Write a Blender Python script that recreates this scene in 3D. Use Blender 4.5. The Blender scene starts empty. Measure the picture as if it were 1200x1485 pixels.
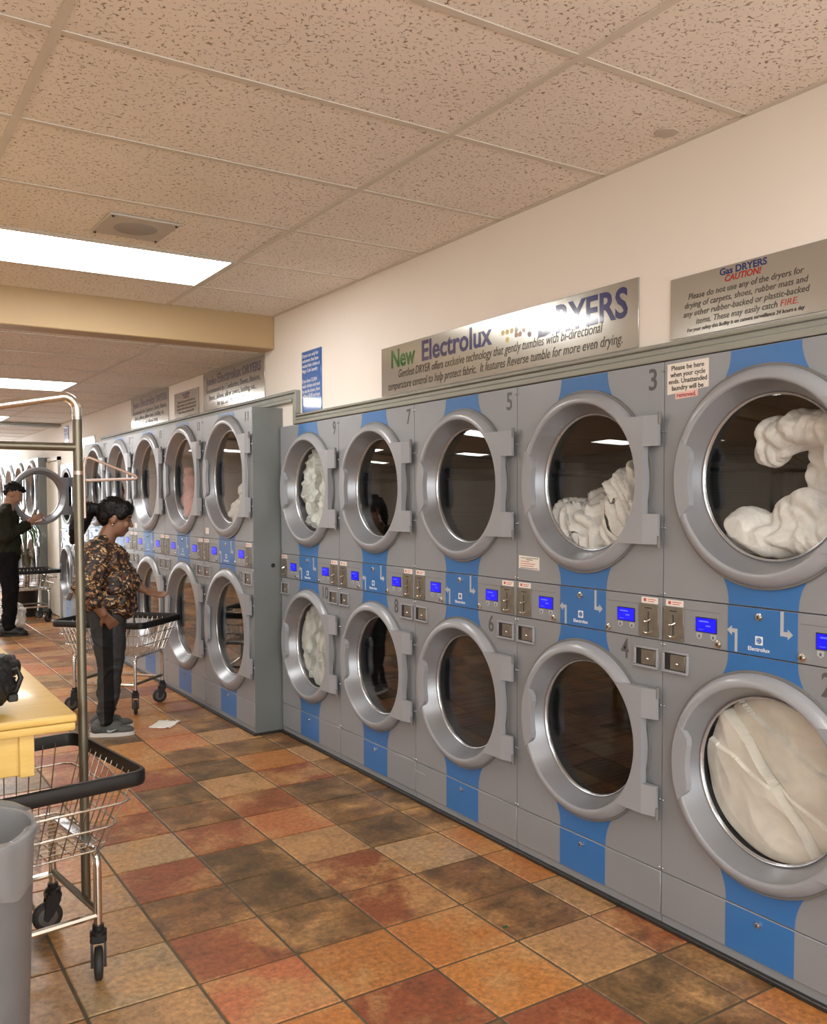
import bpy, bmesh, math, random
from mathutils import Vector, Matrix, noise
R = math.radians
random.seed(7)
SC = bpy.context.scene
COL = SC.collection

# ------------------------------------------------------------------ camera
CAM_H = 1.4922
YAW, PITCH, ROLL, FPX, CY = 0.5716, -0.0378, -0.0037, 1299.35, 775.09
cam_d = bpy.data.cameras.new('camera')
cam = bpy.data.objects.new('camera', cam_d); COL.objects.link(cam)
cam_d.sensor_fit = 'HORIZONTAL'; cam_d.sensor_width = 36.0
cam_d.lens = FPX / 1200 * 36.0
cam_d.shift_y = (CY - 742.5) / 1200
cam_d.clip_start = 0.05; cam_d.clip_end = 100
_r = Vector((math.cos(YAW), -math.sin(YAW), 0)); _f = Vector((math.sin(YAW), math.cos(YAW), 0)); _u = Vector((0, 0, 1))
_f, _u = _f * math.cos(PITCH) + _u * math.sin(PITCH), _u * math.cos(PITCH) - _f * math.sin(PITCH)
_r, _u = _r * math.cos(ROLL) + _u * math.sin(ROLL), _u * math.cos(ROLL) - _r * math.sin(ROLL)
m = Matrix.Identity(4)
for i in range(3):
    m[i][0], m[i][1], m[i][2] = _r[i], _u[i], -_f[i]
m.translation = (0, 0, CAM_H)
cam.matrix_world = m
SC.camera = cam

# ------------------------------------------------------------------ world, daylight, exposure
world = bpy.data.worlds.new('world'); SC.world = world; world.use_nodes = True
world.node_tree.nodes['Background'].inputs[0].default_value = (0.80, 0.88, 1.0, 1)
world.node_tree.nodes['Background'].inputs[1].default_value = 1.0
day = bpy.data.lights.new('window_daylight', 'AREA'); day.shape = 'RECTANGLE'; day.size = 1.9; day.size_y = 2.0
day.energy = 170; day.color = (0.93, 0.97, 1.0)
day_o = bpy.data.objects.new('window_daylight', day); COL.objects.link(day_o)
day_o.location = (1.25, 17.9, 1.35); day_o.rotation_euler = (R(-90), 0, 0)
day2 = bpy.data.lights.new('storefront_daylight', 'AREA'); day2.shape = 'RECTANGLE'; day2.size = 6.4; day2.size_y = 2.1
day2.energy = 330; day2.color = (1.0, 0.99, 0.97)
day2_o = bpy.data.objects.new('storefront_daylight', day2); COL.objects.link(day2_o)
day2_o.location = (-1.2, -4.35, 1.40); day2_o.rotation_euler = (R(90), 0, 0)
LAMP = 15.5                                  # radiance of the fluorescent diffusers
LAMP_COL = (1.0, 0.98, 0.945)
SC.view_settings.view_transform = 'Standard'; SC.view_settings.look = 'None'
SC.view_settings.gamma = 1.0; SC.view_settings.use_curve_mapping = False
SC.view_settings.exposure = 0.07

# ------------------------------------------------------------------ object helpers
def put(name, me, parent=None, loc=None, rot=None):
    o = bpy.data.objects.new(name, me); COL.objects.link(o)
    if parent is not None: o.parent = parent
    if loc is not None: o.location = loc
    if rot is not None: o.rotation_euler = rot
    return o
def tag(o, label=None, cat=None, group=None, kind=None):
    if label: o['label'] = label
    if cat: o['category'] = cat
    if group: o['group'] = group
    if kind: o['kind'] = kind
    return o
def thing(name, label, cat, loc=(0, 0, 0), rz=0.0, group=None):
    return tag(put(name, None, None, loc, (0, 0, rz)), label, cat, group)
def struct(o, label=None):
    return tag(o, label, None, None, 'structure')
def copy_tree(o, parent=None):
    c = o.copy(); COL.objects.link(c); c.parent = parent
    for ch in o.children: copy_tree(ch, c)
    return c

class MB:
    """collects shapes, builds them as one mesh"""
    def __init__(s): s.v = []; s.f = []; s.m = []
    def add(s, vs, fs, mi=0):
        b = len(s.v); s.v += [tuple(v) for v in vs]
        for f in fs: s.f.append([i + b for i in f]); s.m.append(mi)
        return s
    def box(s, x0, x1, y0, y1, z0, z1, mi=0, M=None):
        vs = [Vector((x, y, z)) for x in (x0, x1) for y in (y0, y1) for z in (z0, z1)]
        if M is not None: vs = [M @ v for v in vs]
        return s.add(vs, [(0, 1, 3, 2), (4, 6, 7, 5), (0, 4, 5, 1), (2, 3, 7, 6), (0, 2, 6, 4), (1, 5, 7, 3)], mi)
    def bbox(s, x0, x1, y0, y1, z0, z1, b=0.004, seg=1, mi=0, M=None):
        bm = bmesh.new(); bmesh.ops.create_cube(bm, size=1)
        for v in bm.verts: v.co = Vector(((x0 + x1) / 2 + v.co.x * (x1 - x0), (y0 + y1) / 2 + v.co.y * (y1 - y0), (z0 + z1) / 2 + v.co.z * (z1 - z0)))
        bmesh.ops.bevel(bm, geom=list(bm.edges), offset=b, segments=seg, affect='EDGES', profile=0.5)
        bm.verts.index_update()
        vs = [v.co.copy() for v in bm.verts]
        if M is not None: vs = [M @ v for v in vs]
        s.add(vs, [[v.index for v in f.verts] for f in bm.faces], mi); bm.free(); return s
    def tube(s, pts, r, seg=8, closed=False, mi=0, caps=True):
        P = [Vector(p) for p in pts]; n = len(P); rr = r if isinstance(r, (list, tuple)) else [r] * n
        vs = []; fs = []; up = None
        for i, p in enumerate(P):
            if closed: t = (P[(i + 1) % n] - P[i - 1])
            else: t = P[min(i + 1, n - 1)] - P[max(i - 1, 0)]
            t.normalize()
            if up is None:
                up = Vector((0, 0, 1)) if abs(t.z) < 0.9 else Vector((1, 0, 0))
            a = t.cross(up)
            if a.length < 1e-5: a = t.orthogonal()
            a.normalize(); b = a.cross(t); b.normalize(); up = b
            for k in range(seg):
                th = 2 * math.pi * k / seg
                vs.append(p + (a * math.cos(th) + b * math.sin(th)) * rr[i])
        m_ = n if closed else n - 1
        for i in range(m_):
            j = (i + 1) % n
            for k in range(seg):
                l = (k + 1) % seg
                fs.append((i * seg + k, i * seg + l, j * seg + l, j * seg + k))
        if caps and not closed:
            fs.append(tuple(range(seg))[::-1]); fs.append(tuple((n - 1) * seg + k for k in range(seg)))
        return s.add(vs, fs, mi)
    def lathe(s, prof, c=(0, 0, 0), axis='z', seg=32, closed=False, mi=0, flip=False):
        """prof: (radius, height along axis)"""
        c = Vector(c); vs = []; fs = []; n = len(prof)
        for k in range(seg):
            th = 2 * math.pi * k / seg; ca, sa = math.cos(th), math.sin(th)
            for r_, h_ in prof:
                if axis == 'z': q = Vector((r_ * ca, r_ * sa, h_))
                elif axis == 'x': q = Vector((h_, r_ * ca, r_ * sa))
                else: q = Vector((r_ * sa, h_, r_ * ca))
                vs.append(c + q)
        for k in range(seg):
            l = (k + 1) % seg
            for i in range(n if closed else n - 1):
                j = (i + 1) % n
                f = (k * n + i, l * n + i, l * n + j, k * n + j)
                fs.append(f[::-1] if flip else f)
        return s.add(vs, fs, mi)
    def prism(s, poly, h0, h1, axis='x', mi=0, o=(0, 0, 0)):
        """poly in the two other axes (yz for x, xz for y, xy for z) between h0 and h1"""
        o = Vector(o); n = len(poly)
        def P(a, b, h):
            return o + (Vector((h, a, b)) if axis == 'x' else Vector((a, h, b)) if axis == 'y' else Vector((a, b, h)))
        vs = [P(a, b, h0) for a, b in poly] + [P(a, b, h1) for a, b in poly]
        fs = [tuple(range(n)), tuple(range(2 * n - 1, n - 1, -1))] + [(i, i + n, (i + 1) % n + n, (i + 1) % n) for i in range(n)]
        return s.add(vs, fs, mi)
    def ball(s, c, r, seg=12, rings=8, mi=0, M=None):
        rx, ry, rz = (r, r, r) if not isinstance(r, (tuple, list)) else r
        vs = [Vector((0, 0, rz))]; fs = []
        for i in range(1, rings):
            ph = math.pi * i / rings
            for k in range(seg):
                th = 2 * math.pi * k / seg
                vs.append(Vector((rx * math.sin(ph) * math.cos(th), ry * math.sin(ph) * math.sin(th), rz * math.cos(ph))))
        vs.append(Vector((0, 0, -rz))); L = len(vs) - 1
        for k in range(seg):
            l = (k + 1) % seg
            fs.append((0, 1 + k, 1 + l)); fs.append((L, L - seg + l, L - seg + k))
            for i in range(rings - 2):
                fs.append((1 + i * seg + k, 1 + (i + 1) * seg + k, 1 + (i + 1) * seg + l, 1 + i * seg + l))
        if M is not None: vs = [M @ v for v in vs]
        return s.add([v + Vector(c) for v in vs], fs, mi)
    def mesh(s, name, mats, smooth=40):
        me = bpy.data.meshes.new(name); me.from_pydata(s.v, [], s.f)
        for mm in (mats if isinstance(mats, (list, tuple)) else [mats]): me.materials.append(mm)
        if any(s.m): me.polygons.foreach_set('material_index', s.m)
        bm = bmesh.new(); bm.from_mesh(me); bmesh.ops.recalc_face_normals(bm, faces=bm.faces); bm.to_mesh(me); bm.free()
        if smooth:
            me.polygons.foreach_set('use_smooth', [True] * len(me.polygons))
            if smooth < 180: me.set_sharp_from_angle(angle=R(smooth))
        me.update(); return me
    def build(s, name, mats, parent=None, loc=None, rot=None, smooth=40):
        return put(name, s.mesh(name, mats, smooth), parent, loc, rot)

# ------------------------------------------------------------------ materials
MATS = {}
def nd(nt, t, **kw):
    n = nt.nodes.new(t)
    for k, v in kw.items(): setattr(n, k, v)
    return n
def base_mat(name, col, rough=0.5, metal=0.0, spec=0.5, coat=0.0):
    mt = bpy.data.materials.new(name); mt.use_nodes = True; nt = mt.node_tree
    b = nt.nodes['Principled BSDF']
    b.inputs['Base Color'].default_value = (*col, 1); b.inputs['Roughness'].default_value = rough
    b.inputs['Metallic'].default_value = metal; b.inputs['Specular IOR Level'].default_value = spec
    b.inputs['Coat Weight'].default_value = coat; b.inputs['Coat Roughness'].default_value = 0.1
    MATS[name] = mt; return mt, nt, b
def ramp(nt, stops, interp='LINEAR'):
    n = nd(nt, 'ShaderNodeValToRGB'); n.color_ramp.interpolation = interp
    e = n.color_ramp.elements
    while len(e) < len(stops): e.new(0.5)
    for i, (p, c) in enumerate(stops):
        e[i].position = p; e[i].color = (*c, 1) if len(c) == 3 else c
    return n
def plain(name, col, rough=0.5, metal=0.0, spec=0.5, coat=0.0, var=0.06, scale=6.0, bump=0.0, bscale=200.0, rvar=0.0):
    """a colour with a little procedural unevenness"""
    mt, nt, b = base_mat(name, col, rough, metal, spec, coat)
    tc = nd(nt, 'ShaderNodeTexCoord')
    nz = nd(nt, 'ShaderNodeTexNoise'); nz.inputs['Scale'].default_value = scale; nz.inputs['Detail'].default_value = 5
    nt.links.new(tc.outputs['Object'], nz.inputs['Vector'])
    lo = tuple(max(0, c * (1 - var)) for c in col); hi = tuple(min(1, c * (1 + var)) for c in col)
    rp = ramp(nt, [(0.3, lo), (0.7, hi)])
    nt.links.new(nz.outputs['Fac'], rp.inputs[0]); nt.links.new(rp.outputs[0], b.inputs['Base Color'])
    if rvar:
        mr = nd(nt, 'ShaderNodeMapRange'); mr.inputs[3].default_value = rough - rvar; mr.inputs[4].default_value = rough + rvar
        nt.links.new(nz.outputs['Fac'], mr.inputs[0]); nt.links.new(mr.outputs[0], b.inputs['Roughness'])
    if bump:
        n2 = nd(nt, 'ShaderNodeTexNoise'); n2.inputs['Scale'].default_value = bscale; n2.inputs['Detail'].default_value = 3
        nt.links.new(tc.outputs['Object'], n2.inputs['Vector'])
        bp = nd(nt, 'ShaderNodeBump'); bp.inputs['Strength'].default_value = bump; bp.inputs['Distance'].default_value = 0.002
        nt.links.new(n2.outputs['Fac'], bp.inputs['Height']); nt.links.new(bp.outputs[0], b.inputs['Normal'])
    return mt
def emit(name, col, strength):
    mt, nt, b = base_mat(name, col, 0.3)
    b.inputs['Emission Color'].default_value = (*col, 1); b.inputs['Emission Strength'].default_value = strength
    return mt

M = {}
M['wall'] = plain('wall_paint', (0.81, 0.77, 0.715), 0.75, var=0.02, scale=1.5, bump=0.05, bscale=90)
M['tan_wall'] = plain('tan_paint', (0.62, 0.58, 0.49), 0.7, var=0.03, scale=1.5)
M['beam'] = plain('beam_paint', (0.42, 0.295, 0.155), 0.55, var=0.03, scale=2)
M['tbar'] = plain('ceiling_tee_enamel', (0.62, 0.58, 0.51), 0.55, var=0.05)
M['silver'] = plain('silver_enamel', (0.258, 0.275, 0.297), 0.34, 0.15, 0.5, var=0.05, scale=2.5, bump=0.03, bscale=600, rvar=0.04)
M['silver_side'] = plain('galvanised_side_panel', (0.175, 0.19, 0.185), 0.42, 0.25, var=0.08, scale=3, rvar=0.05)
M['door_ring'] = plain('door_ring_plastic', (0.285, 0.297, 0.322), 0.30, 0.0, 0.5, 0.1, var=0.03, scale=3)
M['seal'] = plain('door_seal_grey', (0.16, 0.16, 0.155), 0.5, var=0.05)
M['bezel'] = plain('bezel_aluminium', (0.50, 0.51, 0.53), 0.25, 0.8, var=0.03)
M['innerrim'] = plain('satin_inner_rim', (0.27, 0.28, 0.30), 0.33, 0.5, var=0.03)
M['blue'] = plain('blue_vinyl', (0.034, 0.150, 0.40), 0.30, 0.0, 0.5, var=0.03, scale=4)
M['coin'] = plain('brushed_coin_plate', (0.20, 0.185, 0.155), 0.38, 0.5, var=0.12, scale=40)
M['chrome'] = plain('chrome', (0.72, 0.70, 0.66), 0.16, 1.0, var=0.03)
M['wire'] = plain('chromed_wire', (0.62, 0.59, 0.54), 0.25, 1.0, var=0.03)
M['polesteel'] = plain('worn_chrome_tube', (0.17, 0.155, 0.115), 0.36, 0.75, var=0.12, scale=9, rvar=0.06)
M['blackplastic'] = plain('black_plastic', (0.006, 0.006, 0.0065), 0.48, var=0.2)
M['rubber'] = plain('wheel_rubber', (0.02, 0.019, 0.018), 0.6, var=0.2)
M['wheelhub'] = plain('wheel_hub_grey', (0.10, 0.095, 0.09), 0.5, var=0.1)
M['dark'] = plain('hole_shade_and_dark_parts', (0.012, 0.012, 0.012), 0.6, var=0.1)  # near-black: painted shade for uncut holes, also plain dark screws and screen frames
M['kick'] = plain('black_kick_strip', (0.018, 0.017, 0.016), 0.5, var=0.2)
M['trimgrey'] = plain('grey_green_trim', (0.27, 0.28, 0.245), 0.45, var=0.04)
M['sign'] = plain('brushed_sign_plate', (0.42, 0.415, 0.38), 0.18, 0.6, var=0.03, scale=3)
M['paper'] = plain('white_label', (0.78, 0.74, 0.68), 0.6, var=0.03)
M['pinkpaper'] = plain('pink_label', (0.80, 0.50, 0.46), 0.6, var=0.03)
M['ink'] = plain('black_ink', (0.02, 0.02, 0.022), 0.18, var=0.05)
M['inkgrey'] = plain('dark_grey_ink', (0.085, 0.085, 0.088), 0.5, var=0.05)
M['navy'] = plain('navy_ink', (0.012, 0.022, 0.14), 0.18, var=0.05)
M['green'] = plain('green_ink', (0.0, 0.12, 0.025), 0.18, var=0.05)
M['red'] = plain('red_ink', (0.30, 0.012, 0.012), 0.18, var=0.05)
M['lightred'] = plain('light_red_ink', (0.55, 0.08, 0.07), 0.5, var=0.05)
M['yellowdot'] = plain('pale_yellow_ink', (0.70, 0.60, 0.22), 0.45, var=0.05)
M['tandot'] = plain('tan_ink', (0.42, 0.30, 0.22), 0.45, var=0.05)
M['greydot'] = plain('grey_ink', (0.30, 0.30, 0.33), 0.45, var=0.05)
M['whiteink'] = plain('white_ink', (0.80, 0.82, 0.84), 0.5, var=0.02)
M['greyink'] = plain('light_grey_ink', (0.40, 0.43, 0.46), 0.5, var=0.02)
M['signblue'] = plain('bright_blue_sign', (0.01, 0.12, 0.42), 0.35, var=0.05)
M['lcd'] = emit('lcd_screen_blue', (0.004, 0.004, 0.72), 0.75)
M['lcdtext'] = emit('lcd_pixels', (0.07, 0.10, 0.9), 1.0)
M['lamp'] = emit('fluorescent_diffuser', LAMP_COL, LAMP)
M['lampframe'] = plain('lamp_frame_white', (0.62, 0.58, 0.52), 0.4, var=0.03)
M['speaker'] = plain('speaker_grille_grey', (0.50, 0.465, 0.415), 0.6, var=0.05)
M['wood'] = None
M['pantblack'] = plain('black_trousers_cloth', (0.007, 0.007, 0.008), 0.85, 0.0, 0.1, var=0.2)
M['skin'] = plain('brown_skin', (0.21, 0.10, 0.055), 0.5, var=0.08, scale=20)
M['skin2'] = plain('tan_skin', (0.34, 0.19, 0.12), 0.5, var=0.08, scale=20)
M['hair'] = plain('black_hair', (0.005, 0.004, 0.004), 0.45, 0.0, 0.18, var=0.3, scale=60, bump=0.4, bscale=140)
M['sweater'] = plain('dark_olive_knit', (0.020, 0.020, 0.013), 0.85, 0.0, 0.1, var=0.15, scale=10, bump=0.2, bscale=300)
M['shoegrey'] = plain('grey_shoe_mesh', (0.075, 0.078, 0.075), 0.7, var=0.15, scale=60, bump=0.2, bscale=500)
M['shoewhite'] = plain('white_sole', (0.62, 0.60, 0.57), 0.5, var=0.04)
M['leaf'] = plain('dark_green_leaf', (0.035, 0.075, 0.025), 0.45, var=0.3, scale=5)
M['trunk'] = plain('palm_trunk', (0.10, 0.075, 0.05), 0.8, var=0.3, scale=30)
M['copper'] = plain('pinkish_hanger_plastic', (0.52, 0.40, 0.34), 0.3, 0.6, var=0.05)
M['bagcloth'] = plain('black_bag_nylon', (0.008, 0.008, 0.009), 0.55, var=0.3, scale=15, bump=0.5, bscale=40)
M['canplastic'] = plain('grey_bin_plastic', (0.20, 0.215, 0.235), 0.5, var=0.08, scale=7)
M['doorpaint'] = plain('cream_door_paint', (0.60, 0.55, 0.46), 0.5, var=0.03)
M['phone'] = plain('phone_black', (0.01, 0.01, 0.012), 0.2, var=0.05)

def cloth(name, col, scale=14, rough=0.8, bump=0.6, sheen=0.15):
    mt, nt, b = base_mat(name, col, rough)
    tc = nd(nt, 'ShaderNodeTexCoord')
    nz = nd(nt, 'ShaderNodeTexNoise'); nz.inputs['Scale'].default_value = scale; nz.inputs['Detail'].default_value = 4; nz.inputs['Distortion'].default_value = 1.2
    nt.links.new(tc.outputs['Object'], nz.inputs['Vector'])
    rp = ramp(nt, [(0.3, tuple(c * 0.86 for c in col)), (0.7, tuple(min(1, c * 1.05) for c in col))])
    nt.links.new(nz.outputs['Fac'], rp.inputs[0]); nt.links.new(rp.outputs[0], b.inputs['Base Color'])
    bp = nd(nt, 'ShaderNodeBump'); bp.inputs['Strength'].default_value = bump; bp.inputs['Distance'].default_value = 0.012
    nt.links.new(nz.outputs['Fac'], bp.inputs['Height']); nt.links.new(bp.outputs[0], b.inputs['Normal'])
    b.inputs['Sheen Weight'].default_value = sheen; b.inputs['Specular IOR Level'].default_value = 0.2
    return mt
M['white_cloth'] = cloth('white_laundry_cotton', (0.87, 0.86, 0.845), bump=0.8)
M['cream_cloth'] = cloth('cream_sheet', (0.87, 0.84, 0.775), 7, bump=0.35)
M['grey_cloth'] = cloth('pale_grey_laundry', (0.70, 0.72, 0.68), bump=0.8)
M['pink_cloth'] = cloth('pink_towel', (0.62, 0.24, 0.24))
M['red_cloth'] = cloth('dark_red_towel', (0.22, 0.02, 0.03))
M['track'] = cloth('charcoal_jersey', (0.044, 0.046, 0.046), 25, bump=0.25, sheen=0.0)

def glass_mat(name, tint, ior=1.5, rough=0.0):
    mt = bpy.data.materials.new(name); mt.use_nodes = True; nt = mt.node_tree
    nt.nodes.remove(nt.nodes['Principled BSDF']); out = nt.nodes['Material Output']
    tr = nd(nt, 'ShaderNodeBsdfTransparent'); tr.inputs[0].default_value = (*tint, 1)
    gl = nd(nt, 'ShaderNodeBsdfGlossy'); gl.inputs['Roughness'].default_value = rough; gl.inputs[0].default_value = (1, 1, 1, 1)
    ge = nd(nt, 'ShaderNodeNewGeometry'); dt = nd(nt, 'ShaderNodeVectorMath', operation='DOT_PRODUCT')      # Schlick reflectance, same from both sides of the pane
    nt.links.new(ge.outputs['Incoming'], dt.inputs[0]); nt.links.new(ge.outputs['Normal'], dt.inputs[1])
    ab = nd(nt, 'ShaderNodeMath', operation='ABSOLUTE'); nt.links.new(dt.outputs['Value'], ab.inputs[0])
    om = nd(nt, 'ShaderNodeMath', operation='SUBTRACT'); om.inputs[0].default_value = 1.0; nt.links.new(ab.outputs[0], om.inputs[1])
    pw = nd(nt, 'ShaderNodeMath', operation='POWER'); pw.inputs[1].default_value = 5.0; nt.links.new(om.outputs[0], pw.inputs[0])
    fr = nd(nt, 'ShaderNodeMath', operation='MULTIPLY_ADD'); f0 = ((ior - 1) / (ior + 1)) ** 2
    fr.inputs[1].default_value = 1 - f0; fr.inputs[2].default_value = f0; nt.links.new(pw.outputs[0], fr.inputs[0])
    mx = nd(nt, 'ShaderNodeMixShader')
    nt.links.new(fr.outputs[0], mx.inputs[0]); nt.links.new(tr.outputs[0], mx.inputs[1]); nt.links.new(gl.outputs[0], mx.inputs[2])
    nt.links.new(mx.outputs[0], out.inputs[0]); MATS[name] = mt; return mt
M['glass'] = glass_mat('tinted_door_glass', (0.95, 0.955, 0.95), 1.5)
_f1, _nt, _b = base_mat('clear_bag_film', (0.42, 0.43, 0.44), 0.14, coat=0.6)
_b.inputs['Alpha'].default_value = 0.34
M['film'] = _f1

def drum_mat():
    mt, nt, b = base_mat('perforated_drum_steel', (0.10, 0.10, 0.098), 0.45, 0.5)
    tc = nd(nt, 'ShaderNodeTexCoord')
    vo = nd(nt, 'ShaderNodeTexVoronoi'); vo.inputs['Scale'].default_value = 95; vo.inputs['Randomness'].default_value = 0.0
    nt.links.new(tc.outputs['Object'], vo.inputs['Vector'])
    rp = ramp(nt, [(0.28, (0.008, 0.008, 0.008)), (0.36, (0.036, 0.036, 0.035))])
    nt.links.new(vo.outputs['Distance'], rp.inputs[0]); nt.links.new(rp.outputs[0], b.inputs['Base Color'])
    return mt
M['drum'] = drum_mat()

def sign_brush(mt):
    """fine horizontal brushing on the sign plates"""
    nt = mt.node_tree; b = nt.nodes['Principled BSDF']
    tc = nd(nt, 'ShaderNodeTexCoord'); mp = nd(nt, 'ShaderNodeMapping'); mp.inputs['Scale'].default_value = (1, 1.2, 260)
    nz = nd(nt, 'ShaderNodeTexNoise'); nz.inputs['Scale'].default_value = 1.0; nz.inputs['Detail'].default_value = 2
    nt.links.new(tc.outputs['Object'], mp.inputs[0]); nt.links.new(mp.outputs[0], nz.inputs['Vector'])
    bp = nd(nt, 'ShaderNodeBump'); bp.inputs['Strength'].default_value = 0.14; bp.inputs['Distance'].default_value = 0.0006
    nt.links.new(nz.outputs['Fac'], bp.inputs['Height']); nt.links.new(bp.outputs[0], b.inputs['Normal'])
sign_brush(M['sign'])
for k_ in ('sign', 'ink', 'navy', 'green', 'red', 'yellowdot', 'tandot', 'greydot', 'signblue', 'whiteink'):      # glossy laminate over the sign print
    b_ = M[k_].node_tree.nodes['Principled BSDF']; b_.inputs['Coat Weight'].default_value = 1.0; b_.inputs['Coat Roughness'].default_value = 0.07; b_.inputs['Coat IOR'].default_value = 1.6

def ceiling_mat():
    mt, nt, b = base_mat('fissured_ceiling_tile', (0.6, 0.5, 0.42), 0.9)
    tc = nd(nt, 'ShaderNodeTexCoord'); ge = nd(nt, 'ShaderNodeNewGeometry')
    n1 = nd(nt, 'ShaderNodeTexNoise'); n1.inputs['Scale'].default_value = 54; n1.inputs['Detail'].default_value = 1.0; n1.inputs['Distortion'].default_value = 0.6
    n2 = nd(nt, 'ShaderNodeTexNoise'); n2.inputs['Scale'].default_value = 74; n2.inputs['Detail'].default_value = 0.0
    n3 = nd(nt, 'ShaderNodeTexNoise'); n3.inputs['Scale'].default_value = 2.2; n3.inputs['Detail'].default_value = 3
    mp = nd(nt, 'ShaderNodeMapping'); mp.inputs['Location'].default_value = (13.1, 7.7, 3.3)
    nt.links.new(ge.outputs['Position'], n1.inputs['Vector']); nt.links.new(ge.outputs['Position'], mp.inputs[0])
    nt.links.new(mp.outputs[0], n2.inputs['Vector']); nt.links.new(ge.outputs['Position'], n3.inputs['Vector'])
    su = nd(nt, 'ShaderNodeMath', operation='SUBTRACT'); su.inputs[1].default_value = 0.5
    ab = nd(nt, 'ShaderNodeMath', operation='ABSOLUTE')
    nt.links.new(n1.outputs['Fac'], su.inputs[0]); nt.links.new(su.outputs[0], ab.inputs[0])
    line = nd(nt, 'ShaderNodeMapRange'); line.inputs[1].default_value = 0.018; line.inputs[2].default_value = 0.040; line.inputs[3].default_value = 1; line.inputs[4].default_value = 0
    nt.links.new(ab.outputs[0], line.inputs[0])
    msk = nd(nt, 'ShaderNodeMapRange'); msk.inputs[1].default_value = 0.53; msk.inputs[2].default_value = 0.58
    nt.links.new(n2.outputs['Fac'], msk.inputs[0])
    mu = nd(nt, 'ShaderNodeMath', operation='MULTIPLY'); nt.links.new(line.outputs[0], mu.inputs[0]); nt.links.new(msk.outputs[0], mu.inputs[1])
    rp = ramp(nt, [(0.3, (0.78, 0.735, 0.675)), (0.7, (0.84, 0.795, 0.735))]); nt.links.new(n3.outputs['Fac'], rp.inputs[0])
    mx = nd(nt, 'ShaderNodeMix', data_type='RGBA'); nt.links.new(mu.outputs[0], mx.inputs[0]); nt.links.new(rp.outputs[0], mx.inputs[6])
    mx.inputs[7].default_value = (0.30, 0.25, 0.20, 1)
    nt.links.new(mx.outputs[2], b.inputs['Base Color'])
    bp = nd(nt, 'ShaderNodeBump'); bp.inputs['Strength'].default_value = 0.5; bp.inputs['Distance'].default_value = 0.003; bp.invert = True
    nt.links.new(mu.outputs[0], bp.inputs['Height']); nt.links.new(bp.outputs[0], b.inputs['Normal'])
    return mt
M['ceil'] = ceiling_mat()

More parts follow.
